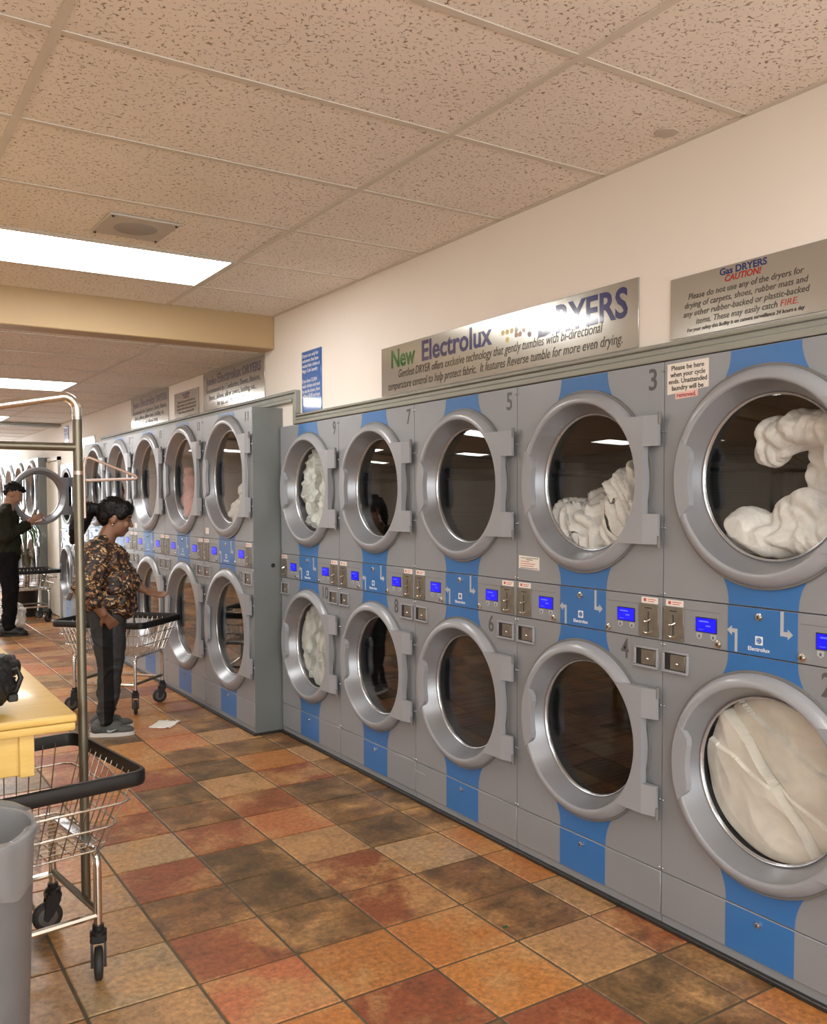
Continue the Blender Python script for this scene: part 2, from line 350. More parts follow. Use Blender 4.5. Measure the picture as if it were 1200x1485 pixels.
def tile_mat(name, from_object):
    """glazed terracotta: tint per tile, cloudy mottling and dark smudges"""
    mt, nt, b = base_mat(name, (0.4, 0.2, 0.1), 0.36)
    if from_object:
        src = nd(nt, 'ShaderNodeObjectInfo'); colo, alo = src.outputs['Color'], src.outputs['Alpha']
    else:
        src = nd(nt, 'ShaderNodeAttribute'); src.attribute_name = 'tint'; colo, alo = src.outputs['Color'], src.outputs['Alpha']
    ge = nd(nt, 'ShaderNodeNewGeometry')
    n1 = nd(nt, 'ShaderNodeTexNoise'); n1.inputs['Scale'].default_value = 6.5; n1.inputs['Detail'].default_value = 7; n1.inputs['Roughness'].default_value = 0.62; n1.inputs['Distortion'].default_value = 0.5
    n2 = nd(nt, 'ShaderNodeTexNoise'); n2.inputs['Scale'].default_value = 46; n2.inputs['Detail'].default_value = 6; n2.inputs['Roughness'].default_value = 0.7
    n3 = nd(nt, 'ShaderNodeTexNoise'); n3.inputs['Scale'].default_value = 4.2; n3.inputs['Detail'].default_value = 6; n3.inputs['Roughness'].default_value = 0.65
    mp = nd(nt, 'ShaderNodeMapping'); mp.inputs['Location'].default_value = (5.3, 9.1, 2.0)
    for n_ in (n1, n2): nt.links.new(ge.outputs['Position'], n_.inputs['Vector'])
    nt.links.new(ge.outputs['Position'], mp.inputs[0]); nt.links.new(mp.outputs[0], n3.inputs['Vector'])
    # light cloudy patches
    r1 = nd(nt, 'ShaderNodeMapRange'); r1.inputs[1].default_value = 0.46; r1.inputs[2].default_value = 0.62; r1.inputs[4].default_value = 0.85
    nt.links.new(n3.outputs['Fac'], r1.inputs[0])
    m1 = nd(nt, 'ShaderNodeMix', data_type='RGBA'); nt.links.new(r1.outputs[0], m1.inputs[0]); nt.links.new(colo, m1.inputs[6]); m1.inputs[7].default_value = (0.50, 0.27, 0.10, 1)
    # dark smudges, amount from alpha
    ad = nd(nt, 'ShaderNodeMath', operation='ADD'); nt.links.new(n1.outputs['Fac'], ad.inputs[0]); nt.links.new(alo, ad.inputs[1])
    r2 = nd(nt, 'ShaderNodeMapRange'); r2.inputs[1].default_value = 0.70; r2.inputs[2].default_value = 0.98; r2.inputs[4].default_value = 0.78
    nt.links.new(ad.outputs[0], r2.inputs[0])
    m2 = nd(nt, 'ShaderNodeMix', data_type='RGBA'); nt.links.new(r2.outputs[0], m2.inputs[0]); nt.links.new(m1.outputs[2], m2.inputs[6]); m2.inputs[7].default_value = (0.055, 0.034, 0.015, 1)
    # fine grain
    r3 = nd(nt, 'ShaderNodeMapRange'); r3.inputs[1].default_value = 0.34; r3.inputs[2].default_value = 0.66; r3.inputs[3].default_value = 0.60; r3.inputs[4].default_value = 1.3
    nt.links.new(n2.outputs['Fac'], r3.inputs[0])
    m3 = nd(nt, 'ShaderNodeMix', data_type='RGBA', blend_type='MULTIPLY'); m3.inputs[0].default_value = 1.0
    nt.links.new(m2.outputs[2], m3.inputs[6]); nt.links.new(r3.outputs[0], m3.inputs[7])
    nt.links.new(m3.outputs[2], b.inputs['Base Color'])
    rr = nd(nt, 'ShaderNodeMapRange'); rr.inputs[3].default_value = 0.26; rr.inputs[4].default_value = 0.50
    nt.links.new(n1.outputs['Fac'], rr.inputs[0]); nt.links.new(rr.outputs[0], b.inputs['Roughness'])
    bp = nd(nt, 'ShaderNodeBump'); bp.inputs['Strength'].default_value = 0.25; bp.inputs['Distance'].default_value = 0.002
    nt.links.new(n1.outputs['Fac'], bp.inputs['Height']); nt.links.new(bp.outputs[0], b.inputs['Normal'])
    return mt
M['tile'] = tile_mat('terracotta_floor_tile', True)
M['tile_far'] = tile_mat('terracotta_floor_tile_far', False)
M['grout'] = plain('dark_grout', (0.105, 0.082, 0.05), 0.85, var=0.25, scale=8)

def wood_mat():
    mt, nt, b = base_mat('yellow_varnished_wood', (0.6, 0.38, 0.09), 0.30, coat=0.3)
    tc = nd(nt, 'ShaderNodeTexCoord'); mp = nd(nt, 'ShaderNodeMapping'); mp.inputs['Scale'].default_value = (1.6, 14, 14)
    nz = nd(nt, 'ShaderNodeTexNoise'); nz.inputs['Scale'].default_value = 3; nz.inputs['Detail'].default_value = 6; nz.inputs['Distortion'].default_value = 0.8
    nt.links.new(tc.outputs['Object'], mp.inputs[0]); nt.links.new(mp.outputs[0], nz.inputs['Vector'])
    rp = ramp(nt, [(0.25, (0.66, 0.43, 0.105)), (0.75, (0.76, 0.53, 0.17))]); nt.links.new(nz.outputs['Fac'], rp.inputs[0])
    nt.links.new(rp.outputs[0], b.inputs['Base Color']); return mt
M['wood'] = wood_mat()

def blouse_mat():
    mt, nt, b = base_mat('leaf_print_blouse', (0.1, 0.05, 0.02), 0.6)
    tc = nd(nt, 'ShaderNodeTexCoord')
    wz = nd(nt, 'ShaderNodeTexNoise'); wz.inputs['Scale'].default_value = 14; wz.inputs['Detail'].default_value = 2
    ma = nd(nt, 'ShaderNodeMix', data_type='RGBA', blend_type='LINEAR_LIGHT'); ma.inputs[0].default_value = 0.05
    nt.links.new(tc.outputs['Object'], wz.inputs['Vector']); nt.links.new(tc.outputs['Object'], ma.inputs[6]); nt.links.new(wz.outputs['Color'], ma.inputs[7])
    vo = nd(nt, 'ShaderNodeTexVoronoi'); vo.inputs['Scale'].default_value = 42
    mp = nd(nt, 'ShaderNodeMapping'); mp.inputs['Rotation'].default_value = (0, 0.6, 0); mp.inputs['Scale'].default_value = (1, 1, 1.7)
    nt.links.new(ma.outputs[2], mp.inputs[0]); nt.links.new(mp.outputs[0], vo.inputs['Vector'])
    th = nd(nt, 'ShaderNodeMapRange'); th.inputs[1].default_value = 0.42; th.inputs[2].default_value = 0.55; th.inputs[3].default_value = 1; th.inputs[4].default_value = 0
    nt.links.new(vo.outputs['Distance'], th.inputs[0])
    sx = nd(nt, 'ShaderNodeSeparateColor'); nt.links.new(vo.outputs['Color'], sx.inputs[0])
    rp = ramp(nt, [(0.0, (0.010, 0.006, 0.005)), (0.22, (0.085, 0.032, 0.014)), (0.48, (0.26, 0.12, 0.042)), (0.78, (0.50, 0.32, 0.15))], 'CONSTANT')
    nt.links.new(sx.outputs[0], rp.inputs[0])
    mx = nd(nt, 'ShaderNodeMix', data_type='RGBA'); nt.links.new(th.outputs[0], mx.inputs[0]); mx.inputs[6].default_value = (0.010, 0.006, 0.005, 1); nt.links.new(rp.outputs[0], mx.inputs[7])
    nt.links.new(mx.outputs[2], b.inputs['Base Color'])
    bp = nd(nt, 'ShaderNodeBump'); bp.inputs['Strength'].default_value = 0.4; bp.inputs['Distance'].default_value = 0.01
    nt.links.new(wz.outputs['Fac'], bp.inputs['Height']); nt.links.new(bp.outputs[0], b.inputs['Normal'])
    return mt
M['blouse'] = blouse_mat()

# ------------------------------------------------------------------ lettering
FACE_X = Matrix(((0, 0, -1, 0), (-1, 0, 0, 0), (0, 1, 0, 0), (0, 0, 0, 1)))      # reads from the -X side
_tcache = {}
def text_mesh(s, size=1.0, bold=0.0, shear=0.0, width=None, align='CENTER', mat=None, ext=0.0003, spacing=1.0):
    key = (s, size, bold, shear, width, align, mat.name, ext, spacing)
    if key in _tcache: return _tcache[key]
    c = bpy.data.curves.new('txt', 'FONT'); c.body = s; c.size = size; c.shear = shear; c.offset = bold * size
    c.align_x = 'LEFT'; c.resolution_u = 3; c.extrude = ext; c.space_character = spacing
    o = bpy.data.objects.new('txt', c); COL.objects.link(o)
    dg = bpy.context.evaluated_depsgraph_get()
    me = bpy.data.meshes.new_from_object(o.evaluated_get(dg)); bpy.data.objects.remove(o); bpy.data.curves.remove(c)
    xs = [v.co.x for v in me.vertices]
    x0, x1 = min(xs), max(xs); sx = 1.0 if width is None else width / (x1 - x0)
    ox = {'LEFT': x0, 'RIGHT': x1, 'CENTER': (x0 + x1) / 2}[align]
    for v in me.vertices: v.co = Vector(((v.co.x - ox) * sx, v.co.y, v.co.z))
    me.transform(FACE_X); me.materials.clear(); me.materials.append(mat); me.name = 'lettering'
    _tcache[key] = me; return me
def text(s, parent, loc, mat, **kw):
    return put('lettering', text_mesh(s, mat=mat, **kw), parent, loc)

# ------------------------------------------------------------------ smooth closed bodies from overlapping rounded shapes
def cap(mb, p0, p1, r0, r1, seg=12):
    p0, p1 = Vector(p0), Vector(p1); d = p1 - p0; L = d.length
    t = d.normalized(); pts = []; rr = []
    for a in (-80, -50, -20): pts.append(p0 + t * r0 * math.sin(R(a))); rr.append(r0 * math.cos(R(a)))
    pts.append(p0.lerp(p1, 0.02)); rr.append(r0); pts.append(p0.lerp(p1, 0.98)); rr.append(r1)
    for a in (20, 50, 80): pts.append(p1 + t * r1 * math.sin(R(a))); rr.append(r1 * math.cos(R(a)))
    return mb.tube(pts, rr, seg)
def chain(mb, pts, rs, seg=12):
    for i in range(len(pts) - 1): cap(mb, pts[i], pts[i + 1], rs[i], rs[i + 1], seg)
    return mb
def fuse(mb, name, mat, voxel=0.008, smooth=6, wrinkle=0.0, wscale=9.0, zmin=None, seed=0, crumple=False):
    me = mb.mesh('tmp', mat, 0); o = bpy.data.objects.new('tmp', me); COL.objects.link(o)
    rm = o.modifiers.new('r', 'REMESH'); rm.mode = 'VOXEL'; rm.voxel_size = voxel
    if smooth:
        sm = o.modifiers.new('s', 'SMOOTH'); sm.factor = 0.5; sm.iterations = smooth
    dg = bpy.context.evaluated_depsgraph_get(); out = bpy.data.meshes.new_from_object(o.evaluated_get(dg))
    bpy.data.objects.remove(o); bpy.data.meshes.remove(me)
    if wrinkle:
        off = Vector((seed * 3.1, seed * 1.7, seed)); out.update()
        co = [v.co.copy() for v in out.vertices]; no = [v.normal.copy() for v in out.vertices]
        for v, c, n in zip(out.vertices, co, no):
            q = c * wscale + off
            q = q + Vector((noise.noise(q * .7 + Vector((9, 0, 0))), noise.noise(q * .7 + Vector((0, 9, 0))), noise.noise(q * .7))) * 1.1
            w = (1 - min(1, abs(noise.noise(q)) * 2.6)) ** 2 + 0.45 * (1 - min(1, abs(noise.noise(q * 2.2)) * 2.6)) ** 2
            if crumple:                      # long folds running two ways, patch by patch
                a_, b_ = seed * 1.3, seed * 2.1 + 1.2
                dA = Vector((math.cos(a_) * .5, math.cos(a_), math.sin(a_))); dB = Vector((.4, math.cos(b_), math.sin(b_)))
                wp = Vector((noise.noise(c * 6 + off), noise.noise(c * 6 + off * 2 + Vector((3, 1, 2))), noise.noise(c * 6 - off))) * .07
                cw = c + wp; k1, k2 = cw.dot(dA), cw.dot(dB)
                fA = abs(noise.noise(Vector((k1 * wscale * 2.6, k2 * wscale * .55, seed)))); fB = abs(noise.noise(Vector((k2 * wscale * 2.6, k1 * wscale * .55, seed + 7))))
                mk = min(1, max(0, noise.noise(c * 7 + off) * 2.5 + .5))
                w = 1.9 * (fA * mk + fB * (1 - mk)) + .25 * abs(noise.noise(cw * wscale * 3.5))
            v.co = c + n * (w - 0.5) * wrinkle
    if zmin is not None:
        for v in out.vertices: v.co.z = max(v.co.z, zmin)
    out.materials.clear(); out.materials.append(mat)
    out.polygons.foreach_set('use_smooth', [True] * len(out.polygons)); out.name = name; out.update()
    return out
# ================================================================== THE SETTING
XW, XL, Y0, Y1 = 2.417, -5.5, -4.0, 17.5        # right wall, left wall, wall behind the camera, far wall
ZC, ZC2, YB = 2.687, 2.480, 5.42                 # ceiling heights before and behind the beam
_ci, _cf, _cu = _r.copy(), _f.copy(), _u.copy()
def to_px(p):
    d = Vector(p) - Vector((0, 0, CAM_H)); z = d.dot(_cf)
    if z < 0.1: return None
    return 600 + FPX * d.dot(_ci) / z, CY - FPX * d.dot(_cu) / z, z

# ---- floor: grout bed with single tiles
floor = struct(MB().box(XL, XW + 0.9, Y0, Y1 + 0.6, -0.08, -0.004).build('floor', M['grout']), 'terracotta tiled laundromat floor with dark grout')
TX0, TY0, TX, TY = 0.9074, 2.6493, 0.3338, 0.3256
KIND = {'O': (0.52, 0.205, 0.050, 0.12), 'S': (0.52, 0.180, 0.066, 0.02), 'T': (0.46, 0.255, 0.105, 0.18), 'R': (0.32, 0.098, 0.036, 0.20),
        'B': (0.30, 0.140, 0.044, 0.31), 'D': (0.24, 0.130, 0.045, 0.36), 'L': (0.48, 0.31, 0.155, 0.16)}
KNOWN = {(0, 0): 'R', (1, 0): 'B', (2, 0): 'R', (3, 0): 'B', (0, 1): 'B', (1, 1): 'D', (2, 1): 'R', (3, 1): 'L', (0, 2): 'R', (1, 2): 'D', (2, 2): 'T',
         (3, 2): 'D', (1, 3): 'R', (2, 3): 'S', (0, 3): 'L', (3, 3): 'B', (1, -1): 'O', (2, -1): 'O', (0, -1): 'S', (2, -2): 'O', (1, -2): 'R', (-1, 0): 'L',
         (-1, 1): 'T', (3, -1): 'B', (2, 4): 'R', (1, 4): 'B', (2, 5): 'T', (1, 5): 'D', (3, 4): 'D', (3, 5): 'R', (2, 6): 'D', (3, 6): 'O', (0, 4): 'R', (-2, 1): 'D',
         (4, 0): 'O', (4, 1): 'O', (4, 2): 'B', (0, -2): 'O', (-1, -1): 'T', (-2, 0): 'T', (0, 5): 'S', (0, 6): 'O', (1, 6): 'R', (1, 7): 'O', (0, 7): 'R', (2, 7): 'B', (-1, 2): 'L', (-1, 3): 'S'}
cells = []
for i in range(int((XL - TX0) / TX) - 1, 5):
    for j in range(int((Y0 - TY0) / TY) - 1, int((Y1 - TY0) / TY) + 2):
        rnd = random.Random(i * 131 + j * 977)
        k = KNOWN.get((i, j)) or rnd.choice('OOSTRRBBBD')
        c = list(KIND[k]); g = 0.86 * rnd.uniform(0.88, 1.12); c = [c[0] * g, c[1] * g * rnd.uniform(0.95, 1.05), c[2] * g, c[3]]
        x, y = TX0 + (i + 0.5) * TX, TY0 + (j + 0.5) * TY
        if x > XW + 0.1: continue
        q = to_px((x, y, 0))
        vis = q is not None and -60 < q[0] < 1260 and q[1] < 1560
        cells.append((0 if vis else 1, q[2] if q else 99, x, y, c))
cells.sort(key=lambda t: t[:2])
G = 0.0052
tile_me = MB().bbox(-TX / 2 + G, TX / 2 - G, -TY / 2 + G, TY / 2 - G, -0.012, 0.0, b=0.0025).mesh('floor_tile', M['tile'], 30)
rest = []; rest_c = []
far = MB()
for n, (nv, d, x, y, c) in enumerate(cells):
    if n < 296 and nv == 0:
        o = put('floor_tile', tile_me, floor, (x, y, random.uniform(-0.0006, 0.0004)), (random.uniform(-.0012, .0012), random.uniform(-.0012, .0012), 0)); o.color = c
    else:
        far.box(x - TX / 2 + G, x + TX / 2 - G, y - TY / 2 + G, y + TY / 2 - G, -0.012, 0.0); rest_c += [c] * 6
fo = far.build('floor_tiles_beyond', M['tile_far'], floor, smooth=0); fo['kind'] = 'stuff'
at = fo.data.color_attributes.new('tint', 'FLOAT_COLOR', 'CORNER'); buf = []
for p, c in zip(fo.data.polygons, rest_c):
    for _ in p.loop_indices: buf += c
at.data.foreach_set('color', buf)

# ---- right wall, opened where the banks of machines are built in
NEAR0, WS = 1.3367, 0.79
XD = 2.3925
XJ, YJ, WJ, NJ = 2.2076, 5.3052, 0.9036, 5
YE = YJ + WJ * NJ
S0 = 10.475; XK, YK, NK = 2.27, 12.80, 4
YKE = YK + WJ * NK
wall = MB()
for a, b_, z in ((Y0, NEAR0, 0), (NEAR0, YJ, 1.965), (YJ, YE, 2.0866), (YE, S0, 0), (S0, S0 + 2 * WS, 1.965), (S0 + 2 * WS, YK, 0), (YK, YKE, 2.0866), (YKE, Y1, 0)):
    wall.box(XW, XW + 0.12, a, b_, z, 2.78)
struct(wall.build('wall_right', M['wall'], smooth=0), 'off-white painted wall above the dryers')
struct(MB().box(XL - 0.12, XL, Y0, Y1, 0, 2.78).build('wall_left', M['tan_wall'], smooth=0))
bw = MB().box(XL, -4.5, Y0 - .12, Y0, 0, 2.78).box(2.1, XW + .12, Y0 - .12, Y0, 0, 2.78).box(-4.5, 2.1, Y0 - .12, Y0, 0, .30).box(-4.5, 2.1, Y0 - .12, Y0, 2.50, 2.78)
struct(bw.build('wall_back', M['tan_wall'], smooth=0))
wf = MB()
for k in range(6): wf.box(-4.5 + 1.32 * k - (.03 if k else 0), -4.5 + 1.32 * k + (.03 if k < 5 else 0), Y0 - .09, Y0 - .03, .30, 2.50)
wf.box(-4.5, 2.1, Y0 - .09, Y0 - .03, .30, .36).box(-4.5, 2.1, Y0 - .09, Y0 - .03, 2.44, 2.50)
wf = struct(wf.build('window_2', M['lampframe'], smooth=0)); pane2 = MB().box(0, 1.26, 0, .006, 0, 2.08).mesh('pane', M['glass'], 0)
for k in range(5): put('pane', pane2, wf, (-4.47 + 1.32 * k, Y0 - .06, .36))
fw = MB()
fw.box(XL, .25, Y1, Y1 + 0.12, 0, 2.78); fw.box(2.25, XW + 0.12, Y1, Y1 + 0.12, 0, 2.78)
fw.box(.25, 2.25, Y1, Y1 + 0.12, 0, 0.35); fw.box(.25, 2.25, Y1, Y1 + 0.12, 2.35, 2.78)
struct(fw.build('wall_far', M['wall'], smooth=0))
win = MB()
for k in range(3): win.box(.25 + 1.0 * k - (0.03 if k else 0), .25 + 1.0 * k + (0.03 if k < 2 else 0), Y1 + 0.03, Y1 + 0.09, 0.35, 2.35)
win.box(.25, 2.25, Y1 + 0.03, Y1 + 0.09, 0.35, 0.41); win.box(.25, 2.25, Y1 + 0.03, Y1 + 0.09, 2.29, 2.35)
win = struct(win.build('window_1', M['lampframe'], smooth=0))
pane = MB().box(0, 0.94, 0, 0.006, 0, 1.88).mesh('pane', M['glass'], 0)
for k in range(2): put('pane', pane, win, (.28 + 1.0 * k, Y1 + 0.055, 0.41))
# cream service door in the wall between the far banks
d = struct(MB().bbox(XW - 0.03, XW - 0.001, S0 + 2 * WS + 0.05, YK - 0.06, 0.01, 2.02, b=0.004).build('door_1', M['doorpaint']), 'cream door between the far dryer banks')
fr = MB(); fr.box(XW - 0.045, XW - 0.002, S0 + 2 * WS + 0.005, S0 + 2 * WS + 0.045, 0, 2.07); fr.box(XW - 0.045, XW - 0.002, YK - 0.055, YK - 0.005, 0, 2.07)
fr.box(XW - 0.045, XW - 0.002, S0 + 2 * WS + 0.005, YK - 0.005, 2.025, 2.07); fr.build('door_frame', M['doorpaint'], d)

# ---- ceilings: back slab, single tiles, tees
def make_ceiling(name, z, ya, yb, xs, y_first, dy, lamps, label):
    slab = struct(MB().box(XL, XW + 0.12, ya, yb, z + 0.03, z + 0.06).build(name, M['tbar'], smooth=0), label)
    ys = [y_first + dy * k for k in range(-40, 60)]
    ys = [ya] + [y for y in ys if ya + 0.02 < y < yb - 0.02] + [yb]
    xs = [XL] + [x for x in sorted(xs) if XL + 0.05 < x < XW - 0.05] + [XW]
    cache = {}
    for a in range(len(xs) - 1):
        for b_ in range(len(ys) - 1):
            w_, h_ = xs[a + 1] - xs[a], ys[b_ + 1] - ys[b_]; cx, cy_ = (xs[a] + xs[a + 1]) / 2, (ys[b_] + ys[b_ + 1]) / 2
            hit = [l for l in lamps if abs(l[0] - cx) < 0.3 and abs(l[1] - cy_) < 0.3]
            if hit: hit[0][2].append((cx, cy_, w_, h_, z)); continue
            key = (round(w_, 3), round(h_, 3))
            if key not in cache: cache[key] = MB().box(-w_ / 2 + 0.004, w_ / 2 - 0.004, -h_ / 2 + 0.004, h_ / 2 - 0.004, 0, 0.016).mesh('ceiling_tile', M['ceil'], 0)
            put('ceiling_tile', cache[key], slab, (cx, cy_, z + random.uniform(0, 0.0015)))
    mt_ = MB().box(-0.012, 0.012, 0, yb - ya, -0.004, 0.0).box(-0.0015, 0.0015, 0, yb - ya, 0, 0.03).mesh('main_tee', M['tbar'], 0)
    for x in xs[1:-1]: put('main_tee', mt_, slab, (x, ya, z))
    tees = {}
    for a in range(len(xs) - 1):
        w_ = round(xs[a + 1] - xs[a], 3)
        if w_ not in tees: tees[w_] = MB().box(0.012, w_ - 0.012, -0.012, 0.012, -0.003, 0.0).mesh('cross_tee', M['tbar'], 0)
        for y in ys[1:-1]: put('cross_tee', tees[w_], slab, (xs[a], y, z))
    put('wall_angle', MB().box(-0.022, 0, 0, yb - ya, -0.003, 0.0).mesh('wall_angle', M['tbar'], 0), slab, (XW, ya, z))
    return slab
lamps1 = [[x, 1.8276 + 0.6096 * (j + 0.5), []] for x in (1.1039, -1.3345, -3.7729) for j in (4, -3, -8)]
lamps2 = [[x, 5.68 + 0.692 * (j + 0.5), []] for x in (1.11, -1.33, -3.77) for j in (3, 8, 13)]
make_ceiling('ceiling', ZC, Y0, YB, [1.7135 - 1.2192 * k for k in range(7)], 1.8276, 0.6096, lamps1, 'fissured acoustic tile ceiling over the near dryers')
make_ceiling('ceiling', ZC2, YB + 0.16, Y1, [1.72 - 1.2192 * k for k in range(7)], 5.68, 0.692, lamps2, 'lower acoustic tile ceiling beyond the beam')
struct(MB().bbox(XL, XW, YB, YB + 0.16, ZC2 - 0.004, ZC + 0.04, b=0.006).build('beam', M['beam']), 'tan painted boxed beam crossing the ceiling')
struct(MB().box(XL, XW, 12.03, 12.25, ZC2 - 0.035, ZC2 - 0.0045).build('beam', M['trimgrey'], smooth=0), 'thin grey strip across the far ceiling')
LN = {(0, 0): 'long bright ceiling light panel nearest the tan beam', (1, 0): 'bright ceiling light panel low beyond the tan beam, above the woman',
      (1, 1): 'small bright ceiling light at the far left edge behind the chrome pole'}
for li, L in enumerate((lamps1, lamps2)):
    for q, (lx, ly, got) in enumerate(L):
        for (cx, cy_, w_, h_, z) in got:
            col_, row_ = divmod(q, 3)
            lab = LN.get((li, row_)) if col_ == 0 else None
            lab = lab or 'ceiling light panel out of the picture, column %s row %s' % ('ABC'[col_], 'near middle far'.split()[row_] + (' hall' if li else ' room'))
            t = thing('ceiling_light', lab, 'ceiling light', (cx, cy_, z), 0, 'fluorescent ceiling panels')
            f_ = MB(); a, b_ = w_ / 2 - 0.006, h_ / 2 - 0.006; e = 0.022
            f_.box(-a, a, -b_, -b_ + e, -0.006, 0.01).box(-a, a, b_ - e, b_, -0.006, 0.01).box(-a, -a + e, -b_ + e, b_ - e, -0.006, 0.01).box(a - e, a, -b_ + e, b_ - e, -0.006, 0.01)
            f_.build('frame', M['lampframe'], t, smooth=0)
            MB().box(-a + e, a - e, -b_ + e, b_ - e, -0.004, 0.006).build('diffuser', M['lamp'], t, smooth=0)
# ceiling speaker and water stain patch
t = thing('ceiling_speaker', 'square grey speaker plate set in the ceiling tile before the bright light', 'speaker', (1.12, 3.97, ZC), R(2))
MB().bbox(-0.15, 0.15, -0.15, 0.15, -0.010, 0.0, b=0.003).build('plate', M['speaker'], t)
MB().lathe([(0.0, -0.013), (0.085, -0.013), (0.092, -0.0105), (0.092, -0.005)], seg=40).build('grille', plain('speaker_cloth', (0.33, 0.315, 0.295), 0.8, bump=0.5, bscale=500), t)
sc_ = MB()
for sx in (-1, 1):
    for sy in (-1, 1): sc_.ball((sx * 0.135, sy * 0.135, -0.011), 0.006, 8, 6)
sc_.build('screws', M['dark'], t)
tag(MB().lathe([(0.0, -0.004), (0.036, -0.0035), (0.04, 0.0)], seg=28).build('ceiling_patch', M['speaker'], None, (2.30, 2.045, ZC)), 'small round grey cover in the ceiling tile near the wall', 'cover')

# ---- moulded casings round the built-in banks
def trim(name, boxes): 
    mb = MB()
    for b_ in boxes: mb.bbox(*b_, b=0.004)
    return struct(mb.build(name, M['trimgrey']))
trim('trim_1', [(XW - 0.030, XW, NEAR0 - 0.3, 5.05, 1.9665, 1.990), (XW - 0.022, XW, NEAR0 - 0.3, 5.05, 1.990, 2.012), (XW - 0.034, XW, NEAR0 - 0.3, 5.05, 2.012, 2.026)])
trim('trim_2', [(XW - 0.030, XW, 5.05, 5.075, 1.9665, 2.16), (XW - 0.022, XW, 5.075, 5.11, 1.9665, 2.16), (XW - 0.034, XW, 5.035, 5.055, 2.03, 2.175)])
trim('trim_3', [(XW - 0.034, XW, 5.055, YE + 0.1, 2.160, 2.178), (XW - 0.022, XW, 5.11, YE + 0.1, 2.130, 2.160), (XW - 0.030, XW, 5.11, YE + 0.1, 2.108, 2.130)])
for k, (xf, ya, yb) in enumerate(((XD, NEAR0, YJ - 0.002), (XJ, YJ, YE), (XD, S0, S0 + 2 * WS), (XK, YK, YKE))):
    mb = MB().bbox(xf - 0.014, xf + 0.02, ya, yb, 0.0, 0.016, b=0.003)
    if k in (1, 3): mb.bbox(xf - 0.014, XW if k == 3 else XD - 0.016, ya - 0.014, ya + 0.006, 0.0, 0.016, b=0.003)
    struct(mb.build('baseboard_%d' % (k + 1), M['kick']))
# ================================================================== THE DRYERS
def plate_hole(w, z0, z1, cy_, cz, r, x0, x1, n=64, mb=None):
    """upright rectangular sheet (y 0..w, z z0..z1) with a round hole"""
    mb = mb or MB(); inn = []; out = []
    for k in range(n):
        th = 2 * math.pi * (k + 0.5) / n; c_, s_ = math.cos(th), math.sin(th)
        inn.append((cy_ + r * c_, cz + r * s_))
        t = min(((w - cy_) if c_ > 0 else cy_) / max(1e-9, abs(c_)), ((z1 - cz) if s_ > 0 else (cz - z0)) / max(1e-9, abs(s_)))
        out.append([cy_ + t * c_, cz + t * s_])
    for (a, b_) in ((0, z0), (0, z1), (w, z0), (w, z1)):
        k = min(range(n), key=lambda i: (out[i][0] - a) ** 2 + (out[i][1] - b_) ** 2); out[k] = [a, b_]
    vs = [(x0, a, b_) for a, b_ in inn] + [(x0, a, b_) for a, b_ in out] + [(x1, a, b_) for a, b_ in inn] + [(x1, a, b_) for a, b_ in out]
    fs = []
    for k in range(n):
        l = (k + 1) % n
        fs += [(k, l, n + l, n + k), (2 * n + k, 3 * n + k, 3 * n + l, 2 * n + l), (k, 2 * n + k, 2 * n + l, l), (n + k, n + l, 3 * n + l, 3 * n + k)]
    return mb.add(vs, fs)

def stripe_poly(cy_, za, zb, hw, flare):
    """blue stripe from edge za (narrow) towards the door at zb, sides curving outward"""
    n = 8; L = []; Rr = []
    for k in range(n + 1):
        t = k / n; z = za + (zb - za) * t; w_ = hw + flare * t ** 2.2
        L.append((cy_ + w_, z)); Rr.append((cy_ - w_, z))
    return L + Rr[::-1]

